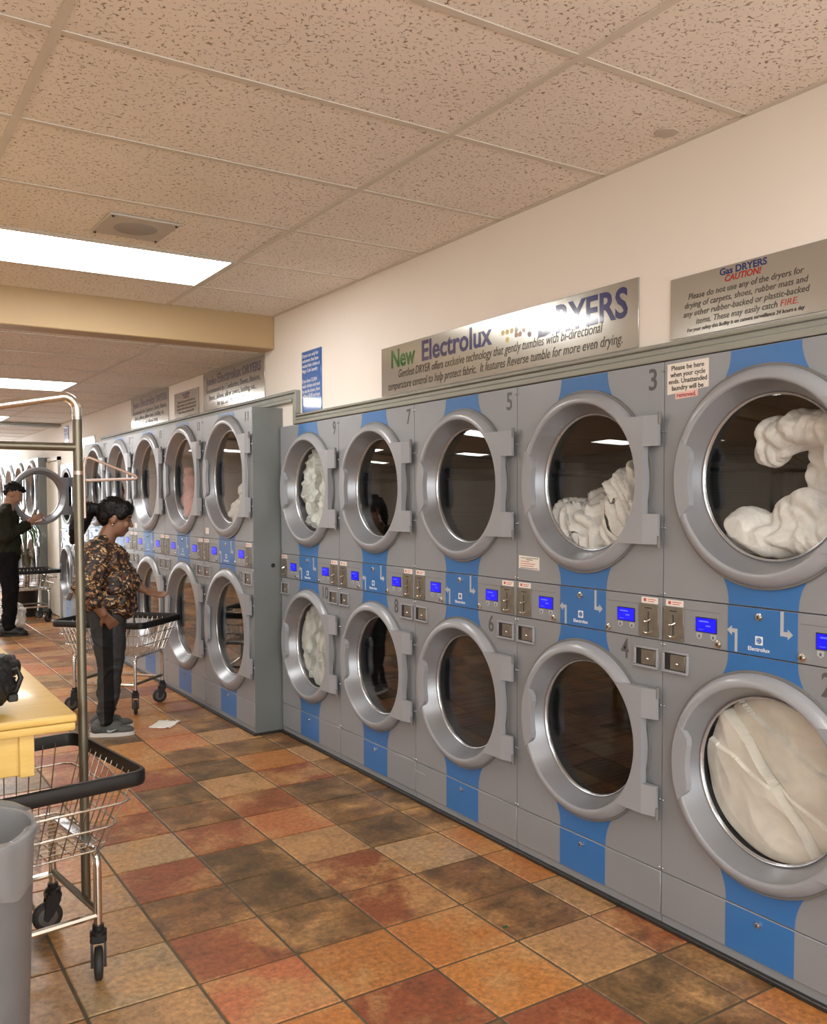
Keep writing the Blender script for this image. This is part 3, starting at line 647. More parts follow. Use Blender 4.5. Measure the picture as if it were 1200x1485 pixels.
def make_door(parent, W, zc, k, hingex, hingey):
    """round door; k scales the 34 cm radius; its origin lies on the hinge axis"""
    D = (-hingex, W / 2 - hingey, 0.0)                    # door centre seen from the hinge
    ring = [(.318, -.003), (.337, -.004), (.339, -.009), (.3365, -.018), (.331, -.027), (.323, -.0345), (.314, -.0395), (.307, -.041), (.302, -.041), (.2985, -.0395), (.2965, -.036),
            (.2645, .038), (.2625, .046), (.2620, .056), (.30, .052), (.306, .010)]
    kd = k if k == 1.0 else .78                           # the big doors are no deeper than the small ones
    ring = [(a * k, b_ * kd) for a, b_ in ring]
    mb = MB().lathe(ring, D, 'x', 80, closed=True)
    d = mb.build('door', M['door_ring'], parent, (hingex, hingey, zc), smooth=32)
    MB().lathe([(a * k, b_ * kd) for a, b_ in [(.2952, -.0345), (.2632, .038), (.2660, .038), (.2980, -.0345)]], D, 'x', 80, closed=True).build('inner_rim', M['innerrim'], d, smooth=50)
    MB().lathe([(a * k, b_ * kd) for a, b_ in [(.2640, .044), (.2640, .036), (.2595, .033), (.2555, .035), (.2540, .044)]], D, 'x', 80, closed=True).build('bezel', M['bezel'], d, smooth=60)
    g = [(0.0, .038), (.10, .039), (.20, .041), (.258, .043), (.258, .047), (.20, .045), (.10, .043), (0.0, .042)]
    MB().lathe([(a * k, b_ * kd) for a, b_ in g], D, 'x', 64).build('glass', M['glass'], d, smooth=30)
    # grip on the opening side
    poly = [];
    for i in range(11):
        a = R(-24 + 48 * i / 10); poly.append((D[1] + .315 * k * math.cos(a), .315 * k * math.sin(a)))
    for i in range(9):
        a = R(19 - 38 * i / 8); rr = (.258 if 0 < i < 8 else .266) * k; poly.append((D[1] + rr * math.cos(a), rr * math.sin(a)))
    pm = MB().prism(poly, -0.0440 * kd - hingex, -.020 * kd - hingex)
    pm.build('handle', M['door_ring'], d, smooth=0)
    # hinge plate: two arms and the flat edge between them
    e = 0.003 - hingey; nt_ = D[1] - 0.337 * k
    pts = [(D[1] - 0.213 * k, .222 * k), (nt_, .222 * k), (e, .222 * k), (e, .117 * k), (nt_, .117 * k), (nt_, -.117 * k), (e, -.117 * k), (e, -.222 * k), (nt_, -.222 * k), (D[1] - 0.213 * k, -.222 * k)]
    for i in range(13):
        a = R(180 + 46 - 92 * i / 12); pts.append((D[1] + .304 * k * math.cos(a), .304 * k * math.sin(a)))
    hp = MB(); n = len(pts); fx = lambda a: (-.0425 * kd if a > nt_ - 1e-4 else -.027 * kd) - hingex
    vs = [(fx(a), a, b_) for a, b_ in pts] + [(-.016 * kd - hingex, a, b_) for a, b_ in pts]
    iA = list(range(n))
    hp.add(vs, [tuple(i + n for i in iA)] + [(i, i + n, (i + 1) % n + n, (i + 1) % n) for i in iA] + [(1, 2, 3, 4), (5, 6, 7, 8), tuple([0, 1, 4, 5, 8, 9] + list(range(10, n)))])
    hp.build('hinge_plate', M['door_ring'], d, smooth=0)
    for s_ in (1, -1):
        zz = s_ * .212 * k
        MB().lathe([(0, -.020), (.0065, -.020), (.0065, .020), (0, .020)], (-.022 - hingex, e - 0.001, zz), 'z', 10).build('hinge_pin', M['seal'], d)
    return d

def lock(parent, y, z, r=0.011, x=0.0):
    MB().lathe([(0, -.012), (r * .55, -.012), (r * .62, -.007), (r, -.006), (r, 0.0)], (x, y, z), 'x', 16).build('lock', M['chrome'], parent)
    MB().box(x - .0135, x - .0115, y - r * .12, y + r * .12, z - r * .45, z + r * .4).build('keyhole_shade', M['dark'], parent, smooth=0)  # solid dark sliver, the shade inside the keyhole painted on

def make_unit(W, xfront_depth, zdt, zcb, zct, ztop, zu, zl, k, hw):
    root = put('stacked_dryer', None)
    G = 0.0016; c = W / 2; SIL = M['silver']
    cab = MB(); dp = xfront_depth
    cab.box(.010, dp, 0.0005, 0.004, .016, ztop).box(.010, dp, W - .004, W - .0005, .016, ztop).box(.010, dp, .004, W - .004, ztop - .004, ztop).box(dp - .004, dp, .004, W - .004, .016, ztop - .004)
    cab.box(.0125, dp - .004, .004, W - .004, (zct + zcb) / 2 - .02, (zct + zcb) / 2 + .02)
    cab.build('cabinet', M['silver_side'], root, smooth=0)
    # front sheets
    up = plate_hole(W - 2 * G, zct + G, ztop - .0005, c - G, zu, .306 * k, 0, .012); up.v = [(a, b_ + G, z) for a, b_, z in up.v]
    pu = up.build('upper_panel', SIL, root, smooth=0)
    lo = plate_hole(W - 2 * G, zdt + G, zcb - G, c - G, zl, .306 * k, 0, .012); lo.v = [(a, b_ + G, z) for a, b_, z in lo.v]
    pl = lo.build('lower_panel', SIL, root, smooth=0)
    dr = MB().bbox(-.002, .012, G, W - G, .045, zdt - G, b=.002).build('drawer', SIL, root)
    MB().box(.004, .03, G, W - G, .016, .043).build('plinth', SIL, root, smooth=0)
    cp = MB().bbox(-.003, .012, G, W - G, zcb + G, zct - G, b=.0015).build('control_panel', SIL, root)
    # blue stripes
    T0, T1 = -.0009, .002
    for (za, zb, pr_) in ((ztop - .002, zu + .31 * k, pu), (zct + .003, zu - .31 * k, pu), (zcb - .003, zl + .31 * k, pl), (zdt + .003, zl - .31 * k, pl)):
        L = abs(zb - za); fl = .03 * (L / .10)
        # keep clear of the drum opening
        zq = zb; MB().prism(stripe_poly(c, za, zq, hw, min(fl, .06)), T0, T1).build('blue_stripe', M['blue'], pr_, smooth=0)
    MB().box(-.0029, 0, c - hw, c + hw, .0465, zdt - .0035).build('blue_stripe', M['blue'], dr, smooth=0)
    lock(dr, c, zdt - .032, .010, -.0025)
    # door seals, drums, doors
    for zc in (zu, zl):
        MB().lathe([(a * k, b_) for a, b_ in [(.300, .0), (.300, -.004), (.332, -.006), (.341, -.011), (.3465, -.010), (.3475, 0.0)]], (0, c, zc), 'x', 80).build('door_seal', M['seal'], root, smooth=50)
        MB().lathe([(a * k, b_ * k) for a, b_ in [(.3045, .008), (.3045, .058), (.272, .062), (.272, .080), (.355, .105), (.355, .60), (.30, .62), (0.0, .62)]], (0, c, zc), 'x', 64).build('drum', M['drum'], root, smooth=50)
        dv = MB()
        for q in range(3):
            a = R(40 + 120 * q); r0 = .352 * k; M_ = Matrix.Translation((0, c, zc)) @ Matrix.Rotation(a, 4, 'X')
            dv.prism([(-.03, 0), (.03, 0), (.008, .06), (-.008, .06)], .09 * k, .58 * k, 'x')
            dv.v[-8:] = [tuple(M_ @ Vector((x, y, r0 - z))) for x, y, z in dv.v[-8:]]
        dv.build('drum_lifter', M['drum'], root, smooth=0)
    make_door(root, W, zu, k, -.014, .004).name = 'door'
    make_door(root, W, zl, k, -.014, .004)
    # control panel fittings
    sy = W / .79; cz = (zcb + zct) / 2; sz = (zct - zcb) / .152
    Z = lambda z: cz + (z - 1.081) * sz
    Yc = lambda a: c + (a - .395) * sy
    P = cp; xf = -.003
    MB().box(xf - .0012, xf + .002, c - hw, c + hw, zcb + G + .001, zct - G - .001).build('service_panel', M['blue'], P, smooth=0)
    lk = c + .006; lock(P, lk, Z(1.129), .012, xf - .001)
    arl = [(.521, 1.0765), (.503, 1.092), (.503, 1.083), (.482, 1.083), (.482, 1.010), (.492, 1.010), (.492, 1.070), (.503, 1.070), (.503, 1.061)]
    arr = [(.286, 1.086), (.304, 1.102), (.304, 1.093), (.318, 1.093), (.318, 1.154), (.329, 1.154), (.329, 1.079), (.304, 1.079), (.304, 1.070)]
    for A in (arl, arr):
        MB().prism([(Yc(a), Z(b_)) for a, b_ in A], xf - .0018, xf - .0008).build('arrow', M['greyink'], P, smooth=0)
    lg = MB(); lc, lz, s_ = Yc(.403), Z(1.055), .0135
    lg.box(xf - .0017, xf - .001, lc - s_, lc + s_, lz - s_, lz + s_)
    lg.build('emblem', M['whiteink'], P, smooth=0)
    mk = MB(); q = s_ * .72
    mk.lathe([(q, -.0021 + xf), (q, -.0018 + xf), (q * .72, -.0018 + xf), (q * .72, -.0021 + xf)], (0, lc, lz), 'x', 20, closed=True)
    mk.prism([(lc + q * .75, lz), (lc - q * .1, lz + q * .75), (lc - q * .1, lz - q * .75)], xf - .0021, xf - .0018)
    mk.prism([(lc - q * .2, lz + q * .7), (lc - q * .2, lz - q * .7), (lc - q * .62, lz - q * .4), (lc - q * .62, lz + q * .4)], xf - .0021, xf - .0018)
    mk.build('emblem_mark', M['blue'], P, smooth=0)
    text('Electrolux', P, (xf - .0016, lc, Z(1.022)), M['whiteink'], size=.018, bold=.012, width=.078 * sy)
    for (c0, c1, l0, l1, lk_, side) in ((.016, .105, .129, .209, .253, 0), (.695, .784, .564, .644, .553, 1)):
        y0_, y1_ = Yc(c0), Yc(c1)
        co = MB().bbox(xf - .004, xf + .002, y0_, y1_, Z(1.012), Z(1.127), b=.0012)
        for yy in (y0_ + .007, y1_ - .007):
            for zz in (Z(1.019), Z(1.120)): co.ball((xf - .004, yy, zz), .0035, 8, 6)
        co.build('coin_slot', M['coin'], P)
        ym = (y0_ + y1_) / 2
        sl = MB().box(xf - .0046, xf - .0038, ym - .0018, ym + .0018, Z(1.030), Z(1.100)); sl.box(xf - .0046, xf - .0038, ym - .016, ym + .016, Z(1.1115), Z(1.1145)); sl.build('slot_shade', M['dark'], P, smooth=0)  # coin plate is not cut; dark strips paint the shade in the slots
        ch = MB().tube([(xf - .006, ym + .014, Z(1.070)), (xf - .016, ym + .004, Z(1.066)), (xf - .016, ym - .004, Z(1.067)), (xf - .006, ym - .010, Z(1.073))], .0032, 6)
        ch.build('coin_lever', M['chrome'], P); ch = MB()
        ch.tube([(xf - .006, ym + .020, Z(1.029)), (xf - .012, ym + .008, Z(1.026)), (xf - .012, ym - .008, Z(1.026)), (xf - .006, ym - .018, Z(1.031))], .0028, 6)
        ch.build('coin_lip', M['chrome'], P)
        MB().box(xf - .0009, xf, y0_ + .004, y1_ - .010, Z(1.129), Z(1.1505)).build('price_label', M['paper'], P, smooth=0)
        MB().box(xf - .0013, xf - .0008, y1_ - .032, y1_ - .020, Z(1.135), Z(1.146)).box(xf - .0013, xf - .0008, y0_ + .012, y1_ - .038, Z(1.142), Z(1.1445)).box(xf - .0013, xf - .0008, y0_ + .02, y1_ - .038, Z(1.135), Z(1.1375)).build('label_print', M['lightred'], P, smooth=0)
        a, b_ = Yc(l0), Yc(l1)
        MB().bbox(xf - .002, xf + .001, a - .003, b_ + .003, Z(1.055), Z(1.105), b=.001).build('screen_frame', M['dark'], P)
        MB().box(xf - .0026, xf - .001, a, b_, Z(1.058), Z(1.102)).build('screen', M['lcd'], P, smooth=0)
        px = MB().box(xf - .003, xf - .0025, b_ - .050, b_ - .012, Z(1.0895), Z(1.094)); px.box(xf - .003, xf - .0025, a + .022, a + .04, Z(1.076), Z(1.080))
        px.box(xf - .003, xf - .0025, b_ - .03, b_ - .010, Z(1.064), Z(1.0655)); px.build('screen_print', M['lcdtext'], P, smooth=0)
        for yb in (a + .012, b_ - .012):
            MB().prism([(yb - .011, Z(1.052)), (yb + .011, Z(1.052)), (yb + .011, Z(1.038)), (yb, Z(1.031)), (yb - .011, Z(1.038))], xf - .0008, xf, 'x').build('button', M['greyink'], P, smooth=0)
            MB().box(xf - .0012, xf - .0006, yb - .003, yb + .003, Z(1.037), Z(1.046)).build('button_mark', M['inkgrey'], P, smooth=0)
        # engraved outline of the display plate
        ln = MB(); ya_, yb_ = (Yc(.108), Yc(.262)) if side == 0 else (Yc(.548), Yc(.692))
        ln.box(xf - .0006, xf, ya_, yb_, Z(1.1225), Z(1.1245)); ln.build('outline', M['seal'], P, smooth=0)
        lock(P, Yc(lk_), Z(1.0245), .0125, xf)
        # coin return below
        r0, r1 = (Yc(.017), Yc(.129)) if side == 0 else (Yc(.676), Yc(.788)); za, zb = zcb - .030 * sz - .075 * sz, zcb - .030 * sz
        fr_ = MB().bbox(-.008, 0, r0, r1, zb - .008, zb, b=.002).bbox(-.012, 0, r0, r1, za, za + .009, b=.002).bbox(-.008, 0, r0, r0 + .009, za + .009, zb - .008, b=.001).bbox(-.008, 0, r1 - .009, r1, za + .009, zb - .008, b=.001)
        cr = fr_.build('coin_return', M['door_ring'], root)
        MB().box(-.0025, -.0005, r0 + .009, r1 - .009, za + .009, zb - .008).build('return_shade_back', M['dark'], cr, smooth=0)  # panel is not cut; dark sheet paints the shade inside the coin return
        MB().bbox(-.007, -.002, r0 + .013, r1 - .036, za + .012, zb - .011, b=.001).build('return_flap', M['coin'], cr)
        MB().ball((-.009, (r0 + r1) / 2 - .012, (za + zb) / 2 - .004), .005, 8, 6).build('return_knob', M['chrome'], cr)
    scr = MB()
    for zz in (ztop - .03, zu + .165 * k, zu - .165 * k, zct + .012, zcb - .012, zl + .165 * k, zl - .165 * k, zdt + .012):
        for yy in (.0075, W - .0075): scr.ball((-.001, yy, zz), .0045, 8, 6)
    scr.build('screws', M['bezel'], root)
    return root

STD = dict(W=WS, xfront_depth=.80, zdt=.196, zcb=1.005, zct=1.157, ztop=1.963, zu=1.560, zl=.6135, k=1.0, hw=.124)
JUM = dict(W=WJ, xfront_depth=.95, zdt=.2097, zcb=1.0667, zct=1.2316, ztop=2.0856, zu=1.656, zl=.630, k=1.195, hw=.142)
std0 = make_unit(**STD); jum0 = make_unit(**JUM)
used = {'s': False, 'j': False}
def place(kind, x, y, label, group):
    p = std0 if kind == 's' else jum0
    o = p if not used[kind] else copy_tree(p)
    used[kind] = True; o.location = (x, y, 0); tag(o, label, 'dryer', group); return o
def numbers(o, kind, nu, nl):
    if kind == 's':
        if nu: put('number', text_mesh(nu, size=.104, bold=.014, width=.036 * len(nu) if nu != '1' else .02, mat=M['inkgrey']), o, (-.0006, .052, 1.873))
        if nl: put('number', text_mesh(nl, size=.100, bold=.014, width=.036 * len(nl), mat=M['inkgrey']), o, (-.0006, .177, .921))
    else:
        if nu: put('number', text_mesh(nu, size=.085, bold=.014, width=.055, mat=M['inkgrey']), o, (-.0006, .085, 2.004))
        if nl: put('number', text_mesh(nl, size=.085, bold=.014, width=.055, mat=M['inkgrey']), o, (-.0006, .215, .975))
NB = 'near bank of silver stacked dryers'; JB = 'jumbo bank of stacked dryers'
u1 = place('s', XD, NEAR0, 'silver stacked dryer cut by the right edge, with the removal notice', NB)
u3 = place('s', XD, NEAR0 + WS, 'silver stacked dryer numbered 3, white laundry heaped in its upper drum', NB)
u5 = place('s', XD, NEAR0 + 2 * WS, 'empty silver stacked dryer numbered 5, under the word Electrolux on the long sign', NB)
u7 = place('s', XD, NEAR0 + 3 * WS, 'empty silver stacked dryer numbered 7, between dryers 5 and 9', NB)
u9 = place('s', XD, NEAR0 + 4 * WS, 'silver stacked dryer numbered 9 and 10, beside the jumbo side panel', NB)
JL = ['tall jumbo dryer numbered 11 whose bare grey side panel shows', 'tall jumbo dryer with pink laundry in its upper drum', 'tall jumbo dryer directly right of the woman\'s face',
      'tall jumbo dryer right behind the woman\'s head', 'farthest jumbo dryer of the row, beside the chrome pole']
ju = []
for k in range(NJ):
    o = place('j', XJ, YJ + WJ * k, JL[k], JB); ju.append(o)
f1 = place('s', XD, S0, 'small stacked dryer behind the chrome pole, past the jumbo row', 'far standard dryers')
f2 = place('s', XD, S0 + WS, 'small stacked dryer with its upper round door swung open', 'far standard dryers')
for ch in f2.children:
    if ch.name.startswith('door') and not ch.name.startswith('door_seal') and ch.location.z > 1:
        ch.rotation_euler = (0, 0, R(103))
for k in range(NK):
    place('j', XK, YK + WJ * k, ['daylit dryer at the start of the last far bank, behind the potted palm', 'second dryer of the last far bank, hidden behind the man', 'third dryer of the last far bank by the window', 'last dryer of the far bank by the window'][k], 'last far bank of dryers')
numbers(u1, 's', '1', '2'); numbers(u3, 's', '3', '4'); numbers(u5, 's', '5', '6'); numbers(u7, 's', '7', '8'); numbers(u9, 's', '9', '10')
for k, o in enumerate(ju): numbers(o, 'j', str(11 + 2 * k), str(12 + 2 * k))
sp = MB().box(.002, XW - XJ - 0.001, -.004, 0.0, .016, 2.0856).build('side_panel', M['silver_side'], ju[0], smooth=0)
MB().lathe([(0, -.0055), (.014, -.0055), (.014, 0)], (2.34 - XJ, 0, 1.081), 'y', 16).build('side_hole_shade', M['dark'], ju[0])  # dark disc on the uncut panel paints the shade in a hole
# paper notices stuck on the near machines
nt1 = MB().prism([(.795 - .018, 1.951), (.795 - .190, 1.953), (.795 - .190, 1.860), (.795 - .018, 1.848)], -.0012, -.0004).build('notice', M['paper'], u1, smooth=0)
for i_, s_ in enumerate(('Please be here', 'when your cycle', 'ends. Unattended', 'laundry will be')):
    text(s_, nt1, (-.0014, .691, 1.9285 - .0225 * i_), M['ink'], size=.0225, bold=.022, width=(.136, .146, .160, .132)[i_])
nt2 = MB().prism([(.742, 1.852), (.648, 1.856), (.648, 1.834), (.742, 1.830)], -.0014, -.0004).build('notice', M['pinkpaper'], u1, smooth=0)
text('removed.', nt2, (-.0017, .695, 1.8365), M['red'], size=.021, bold=.012, width=.08)
nt3 = MB().prism([(.777, 1.263), (.648, 1.259), (.648, 1.206), (.777, 1.209)], -.0012, -.0004).build('notice', M['paper'], u3, smooth=0)
pr3 = MB().box(-.0016, -.0010, .655, .765, 1.252, 1.2545).box(-.0016, -.0010, .69, .73, 1.245, 1.248).box(-.0016, -.0010, .657, .768, 1.2105, 1.213); pr3.build('notice_print', M['inkgrey'], nt3, smooth=0)
pr4 = MB()
for i_, (a, b_) in enumerate(((.71, .765), (.675, .767), (.682, .767))): pr4.box(-.0016, -.0010, a, b_, 1.2375 - .009 * i_, 1.240 - .009 * i_)
pr4.build('notice_print', M['lightred'], nt3, smooth=0)
nt4 = MB().box(-.0012, -.0004, .80, .865, 1.262, 1.305).build('notice', M['paper'], ju[0], smooth=0)
nt5 = MB().box(-.0012, -.0004, .80, .865, 1.262, 1.305).build('notice', M['paper'], ju[2], smooth=0)
MB().box(-.0035, -.0025, .70, .79, .150, .153).build('notice_print', M['greyink'], u5, smooth=0)
# ================================================================== SIGNS ON THE WALL
XS = XW - 0.007
def sign(label, ya, yb, z0, z1, mat):
    """plate on the right wall from ya (far, left in view) to yb (near); origin at the lower far corner"""
    t = thing('wall_sign', label, 'sign', (XS, ya, z0))
    MB().bbox(0, .0065, yb - ya, 0, 0, z1 - z0, b=.0012).build('plate', mat, t)
    return t
s = sign('long brushed metal sign reading New Electrolux DRYERS', 4.050, 2.265, 2.034, 2.282, M['sign'])
text('New', s, (-.0006, -.10, .138), M['green'], size=.125, bold=.026, width=.225, align='LEFT')
text('Electrolux', s, (-.0006, -.385, .138), M['navy'], size=.135, bold=.024, width=.555, align='LEFT')
text('DRYERS', s, (-.0006, -1.735, .120), M['navy'], size=.150, bold=.026, width=.49, align='RIGHT')
text('Gentlest DRYER offers exclusive technology that gently tumbles with bi-directional', s, (-.0006, -.17, .082), M['ink'], size=.056, shear=.25, width=1.44, align='LEFT')
text('temperature control to help protect fabric.  It features Reverse tumble for more even drying.', s, (-.0006, -.07, .026), M['ink'], size=.056, shear=.25, width=1.64, align='LEFT')
dots = {'yellowdot': [(1.045, .205), (1.015, .172), (1.045, .172), (1.075, .172), (1.045, .138)], 'tandot': [(1.105, .172), (1.105, .150), (1.13, .150), (1.13, .185), (1.155, .165), (1.105, .195), (1.13, .205)],
        'greydot': [(1.19, .215), (1.21, .200), (1.22, .170), (1.19, .140), (1.175, .185)]}
for k_, L in dots.items():
    mb = MB()
    for a, b_ in L: mb.lathe([(0, -.0008), (.012, -.0008), (.012, 0)], (0, -a, b_), 'x', 14)
    mb.build('dot_pattern', M[k_], s, smooth=0)
s = sign('grey metal caution sign about gas dryers at the right edge', 2.119, 1.540, 2.036, 2.240, M['sign'])
cy_ = -.29
text('Gas DRYERS', s, (-.0006, cy_, .176), M['navy'], size=.030, bold=.030, width=.175)
text('CAUTION!', s, (-.0006, cy_, .153), M['red'], size=.028, bold=.030, shear=.2, width=.135)
for i_, (q, w_) in enumerate((('Please do not use any of the dryers for', .425), ('drying of carpets, shoes, rubber mats and', .455), ('any other rubber-backed or plastic-backed', .465))):
    text(q, s, (-.0006, cy_, .123 - .0285 * i_), M['ink'], size=.028, shear=.2, width=w_)
text('items. These may easily catch', s, (-.0006, cy_ + .18, .0375), M['ink'], size=.028, shear=.2, width=.305, align='LEFT')
text('FIRE.', s, (-.0006, cy_ - .135, .0375), M['red'], size=.028, shear=.2, width=.06, align='LEFT')
text('For your safety this facility is on camera surveillance 24 hours a day', s, (-.0006, cy_, .016), M['ink'], size=.0165, bold=.025, shear=.2, width=.435)
s = sign('upright blue sign with white lettering over dryer 9', 5.003, 4.744, 2.026, 2.397, M['signblue'])
for i_, q in enumerate(('Dryers are only for', 'customers that have', 'washed their clothes at', 'Magic Coin Laundry', '', 'If you have CLEAN', 'wash clothes and need', 'to use the dryers, there', 'will be a $5.00 surcharge')):
    if q: text(q, s, (-.0006, -.008, .335 - .0305 * i_), M['whiteink'], size=.031, bold=.006, width=min(.235, .0112 * len(q) + .005), align='LEFT')
def jumbo_sign(label, ya, yb):
    s = sign(label, ya, yb, 2.185, 2.472, M['sign'])
    w_ = ya - yb
    text('Jumbo', s, (-.0006, -.07, .19), M['navy'], size=.085, bold=.014, width=.21, align='LEFT')
    text('Electrolux', s, (-.0006, -.31, .19), M['navy'], size=.105, bold=.014, width=.46, align='LEFT')
    text('DRYERS', s, (-.0006, -.80, .19), M['navy'], size=.090, bold=.018, width=.32, align='LEFT')
    for q, a, w2, z in (('Recommended for Comforters, Duvets, Blankets,', .07, 1.04, .128), ('Sheets, pillows, pillow covers, bedding, etc..', .12, .92, .074), ('for fast and efficient drying', .30, .55, .024)):
        text(q, s, (-.0006, -a, z), M['inkgrey'], size=.056, width=w2, align='LEFT')
jumbo_sign('grey metal sign reading Jumbo Electrolux DRYERS, nearest the beam', 6.752, 5.572)
jumbo_sign('grey metal sign reading Jumbo Electrolux DRYERS, farther along the wall', 8.78, 7.627)
s = sign('small grey notice plate between the two jumbo dryer signs', 7.462, 6.866, 2.185, 2.392, M['sign'])
text('Gas DRYERS', s, (-.0006, -.30, .172), M['navy'], size=.03, bold=.014, width=.18)
text('CAUTION!', s, (-.0006, -.30, .148), M['red'], size=.028, bold=.012, width=.13)
for i_, (q, w_) in enumerate((('Please do not use any of the dryers for', .43), ('drying of carpets, shoes, rubber mats and', .46), ('any other rubber-backed or plastic-backed', .46), ('items. These may easily catch FIRE.', .38))):
    text(q, s, (-.0006, -.30, .118 - .0285 * i_), M['ink'], size=.028, width=w_)
s = sign('narrow blue and white sign high behind the chrome pole', 11.82, 11.57, 2.19, 2.43, M['signblue'])
for i_ in range(4): text('Dryers are only for'[:18 - i_], s, (-.0006, -.012, .20 - .045 * i_), M['whiteink'], size=.034, bold=.01, width=.22, align='LEFT')
s = sign('grey plate sign beyond the jumbo row beside the chrome pole', 10.85, 10.25, 2.035, 2.23, M['sign'])
text('Gas DRYERS', s, (-.0006, -.30, .14), M['navy'], size=.034, bold=.014, width=.22)

# ================================================================== LAUNDRY IN THE DRUMS
def fit_drum(co, k):
    """keep cloth inside the drum and behind the glass"""
    x, y, z = co; x = max(x, .050 * k); rr = math.hypot(y, z); lim = (.345 if x > .110 * k else .262 + max(0, x - .080 * k) * 2.7) * k
    if rr > lim: y *= lim / rr; z *= lim / rr
    return Vector((x, y, z))
def heap(name, label, cat, unit, zc, k, mat, blobs, voxel=.014, wr=.03, ws=7, seed=0):
    """cloth in a drum; blob centres are (depth behind front, across, up) from the drum centre"""
    mb = MB()
    for (c, r) in blobs: mb.ball((c[0] + .02, c[1], c[2]), r, 14, 10)
    me = fuse(mb, name, mat, voxel, 2, wr, ws, None, seed, True)
    o = put(name, me, None, (unit.location.x, unit.location.y + (WS if k == 1 else WJ) / 2, zc))
    for v in me.vertices: v.co = fit_drum(v.co, k)
    return tag(o, label, cat)
def pressed(name, label, cat, unit, zc, k, mat, folds, rad=.26, amp=.016, seed=0, ws=7):
    """cloth spun flat against the door glass; folds are (angle, offset, height, softness)"""
    nr, na = 84, 220; vs = []; fs = []
    for i in range(nr + 1):
        for a in range(na):
            r_ = rad * k * (i / nr) ** .8; th = 2 * math.pi * a / na; y, z = r_ * math.cos(th), r_ * math.sin(th)
            q = Vector((y * ws, z * ws, seed)); q = q + Vector((noise.noise(q * .6), noise.noise(q * .6 + Vector((5, 5, 5))), 0)) * .8
            x = .062 + amp * (abs(noise.noise(q)) * 1.6 + .5 * abs(noise.noise(q * 2.3)))
            wob = .018 * noise.noise(Vector((y * 7, z * 7, seed + 3)))
            for (ang, off, hgt, soft) in folds:
                d_ = -y * math.sin(R(ang)) + z * math.cos(R(ang)) - off + wob
                x += hgt * (math.exp(-d_ / soft) if d_ > 0 else -.55 * math.exp(d_ / (soft * 1.6)))
            x += .05 * max(0, r_ / (rad * k) - .86)
            vs.append(fit_drum((x * k, y, z), k))
    for i in range(nr):
        for a in range(na):
            b_ = (a + 1) % na; fs.append((i * na + a, i * na + b_, (i + 1) * na + b_, (i + 1) * na + a))
    n0 = len(vs)
    for a in range(na): th = 2 * math.pi * a / na; vs.append((.26 * k, .30 * k * math.cos(th), .30 * k * math.sin(th)))
    for a in range(na): b_ = (a + 1) % na; fs.append((nr * na + a, nr * na + b_, n0 + b_, n0 + a))
    fs.append(tuple(range(n0 + na - 1, n0 - 1, -1)))
    me = MB().add(vs, fs).mesh(name, mat, 70)
    return tag(put(name, me, None, (unit.location.x, unit.location.y + (WS if k == 1 else WJ) / 2, zc)), label, cat)
heap('laundry', 'heap of white laundry resting in dryer 3', 'laundry', u3, 1.56, 1, M['white_cloth'],
     [((.22, -.02, -.22), (.16, .24, .12)), ((.13, .17, -.17), (.09, .09, .07)), ((.12, .10, -.16), (.08, .08, .07)), ((.17, .0, -.10), (.10, .12, .08)), ((.12, -.15, -.16), (.10, .10, .13)), ((.12, -.15, -.03), (.085, .095, .085)), ((.12, .02, -.23), (.09, .10, .08)),
      ((.20, .05, -.13), (.10, .10, .08)), ((.11, -.06, -.19), (.08, .08, .08)), ((.12, .10, -.24), (.08, .09, .07)), ((.20, -.06, -.10), (.10, .10, .08)), ((.11, -.10, -.24), (.08, .10, .07))], .007, .070, 8, 2)
heap('laundry', 'white sheets tumbling in the top dryer at the right edge', 'laundry', u1, 1.56, 1, M['white_cloth'],
     [((.12, -.12, .15), (.09, .17, .07)), ((.12, -.03, .14), (.08, .15, .06)), ((.12, .06, .10), (.05, .07, .07)), ((.12, .05, -.20), (.10, .20, .06)), ((.11, .14, -.16), (.09, .07, .08)), ((.12, -.10, -.20), (.10, .15, .07)), ((.13, -.05, -.12), (.07, .13, .08)), ((.19, -.10, 0.0), (.06, .09, .16)), ((.12, -.19, .05), (.07, .08, .08))], .007, .036, 5, 5)
pressed('bed_sheet', 'cream sheet pressed flat against the glass of the bottom right dryer', 'sheet', u1, .6135, 1, M['cream_cloth'], [(50, -.02, .034, .030), (30, .12, .014, .05), (24, -.03, .010, .025)], amp=.012, seed=2, ws=4)
pressed('laundry', 'crumpled grey-white laundry whirling in dryer 9', 'laundry', u9, 1.56, 1, M['grey_cloth'], [(70, .06, .03, .03), (-30, -.08, .035, .04), (110, -.05, .03, .03)], amp=.055, seed=12, ws=9)
pressed('laundry', 'white cloth filling the window of dryer 10', 'laundry', u9, .6135, 1, M['grey_cloth'], [(80, .05, .022, .03), (100, -.09, .02, .03), (85, -.01, .015, .02)], amp=.030, seed=15, ws=7)
heap('towel', 'pink towel in the upper jumbo drum left of dryer 11', 'towel', ju[1], 1.656, 1.195, M['pink_cloth'],
     [((.09, .15, -.20), (.06, .12, .12)), ((.11, .24, -.12), (.06, .08, .12)), ((.09, .04, -.25), (.05, .13, .08)), ((.11, .25, .0), (.05, .06, .08))], .009, .04, 7, 21)
heap('towel', 'dark red towel behind the pink towel', 'towel', ju[1], 1.656, 1.195, M['red_cloth'], [((.26, .30, -.06), (.07, .10, .16)), ((.26, .24, -.22), (.07, .12, .10))], .014, .04, 7, 23)
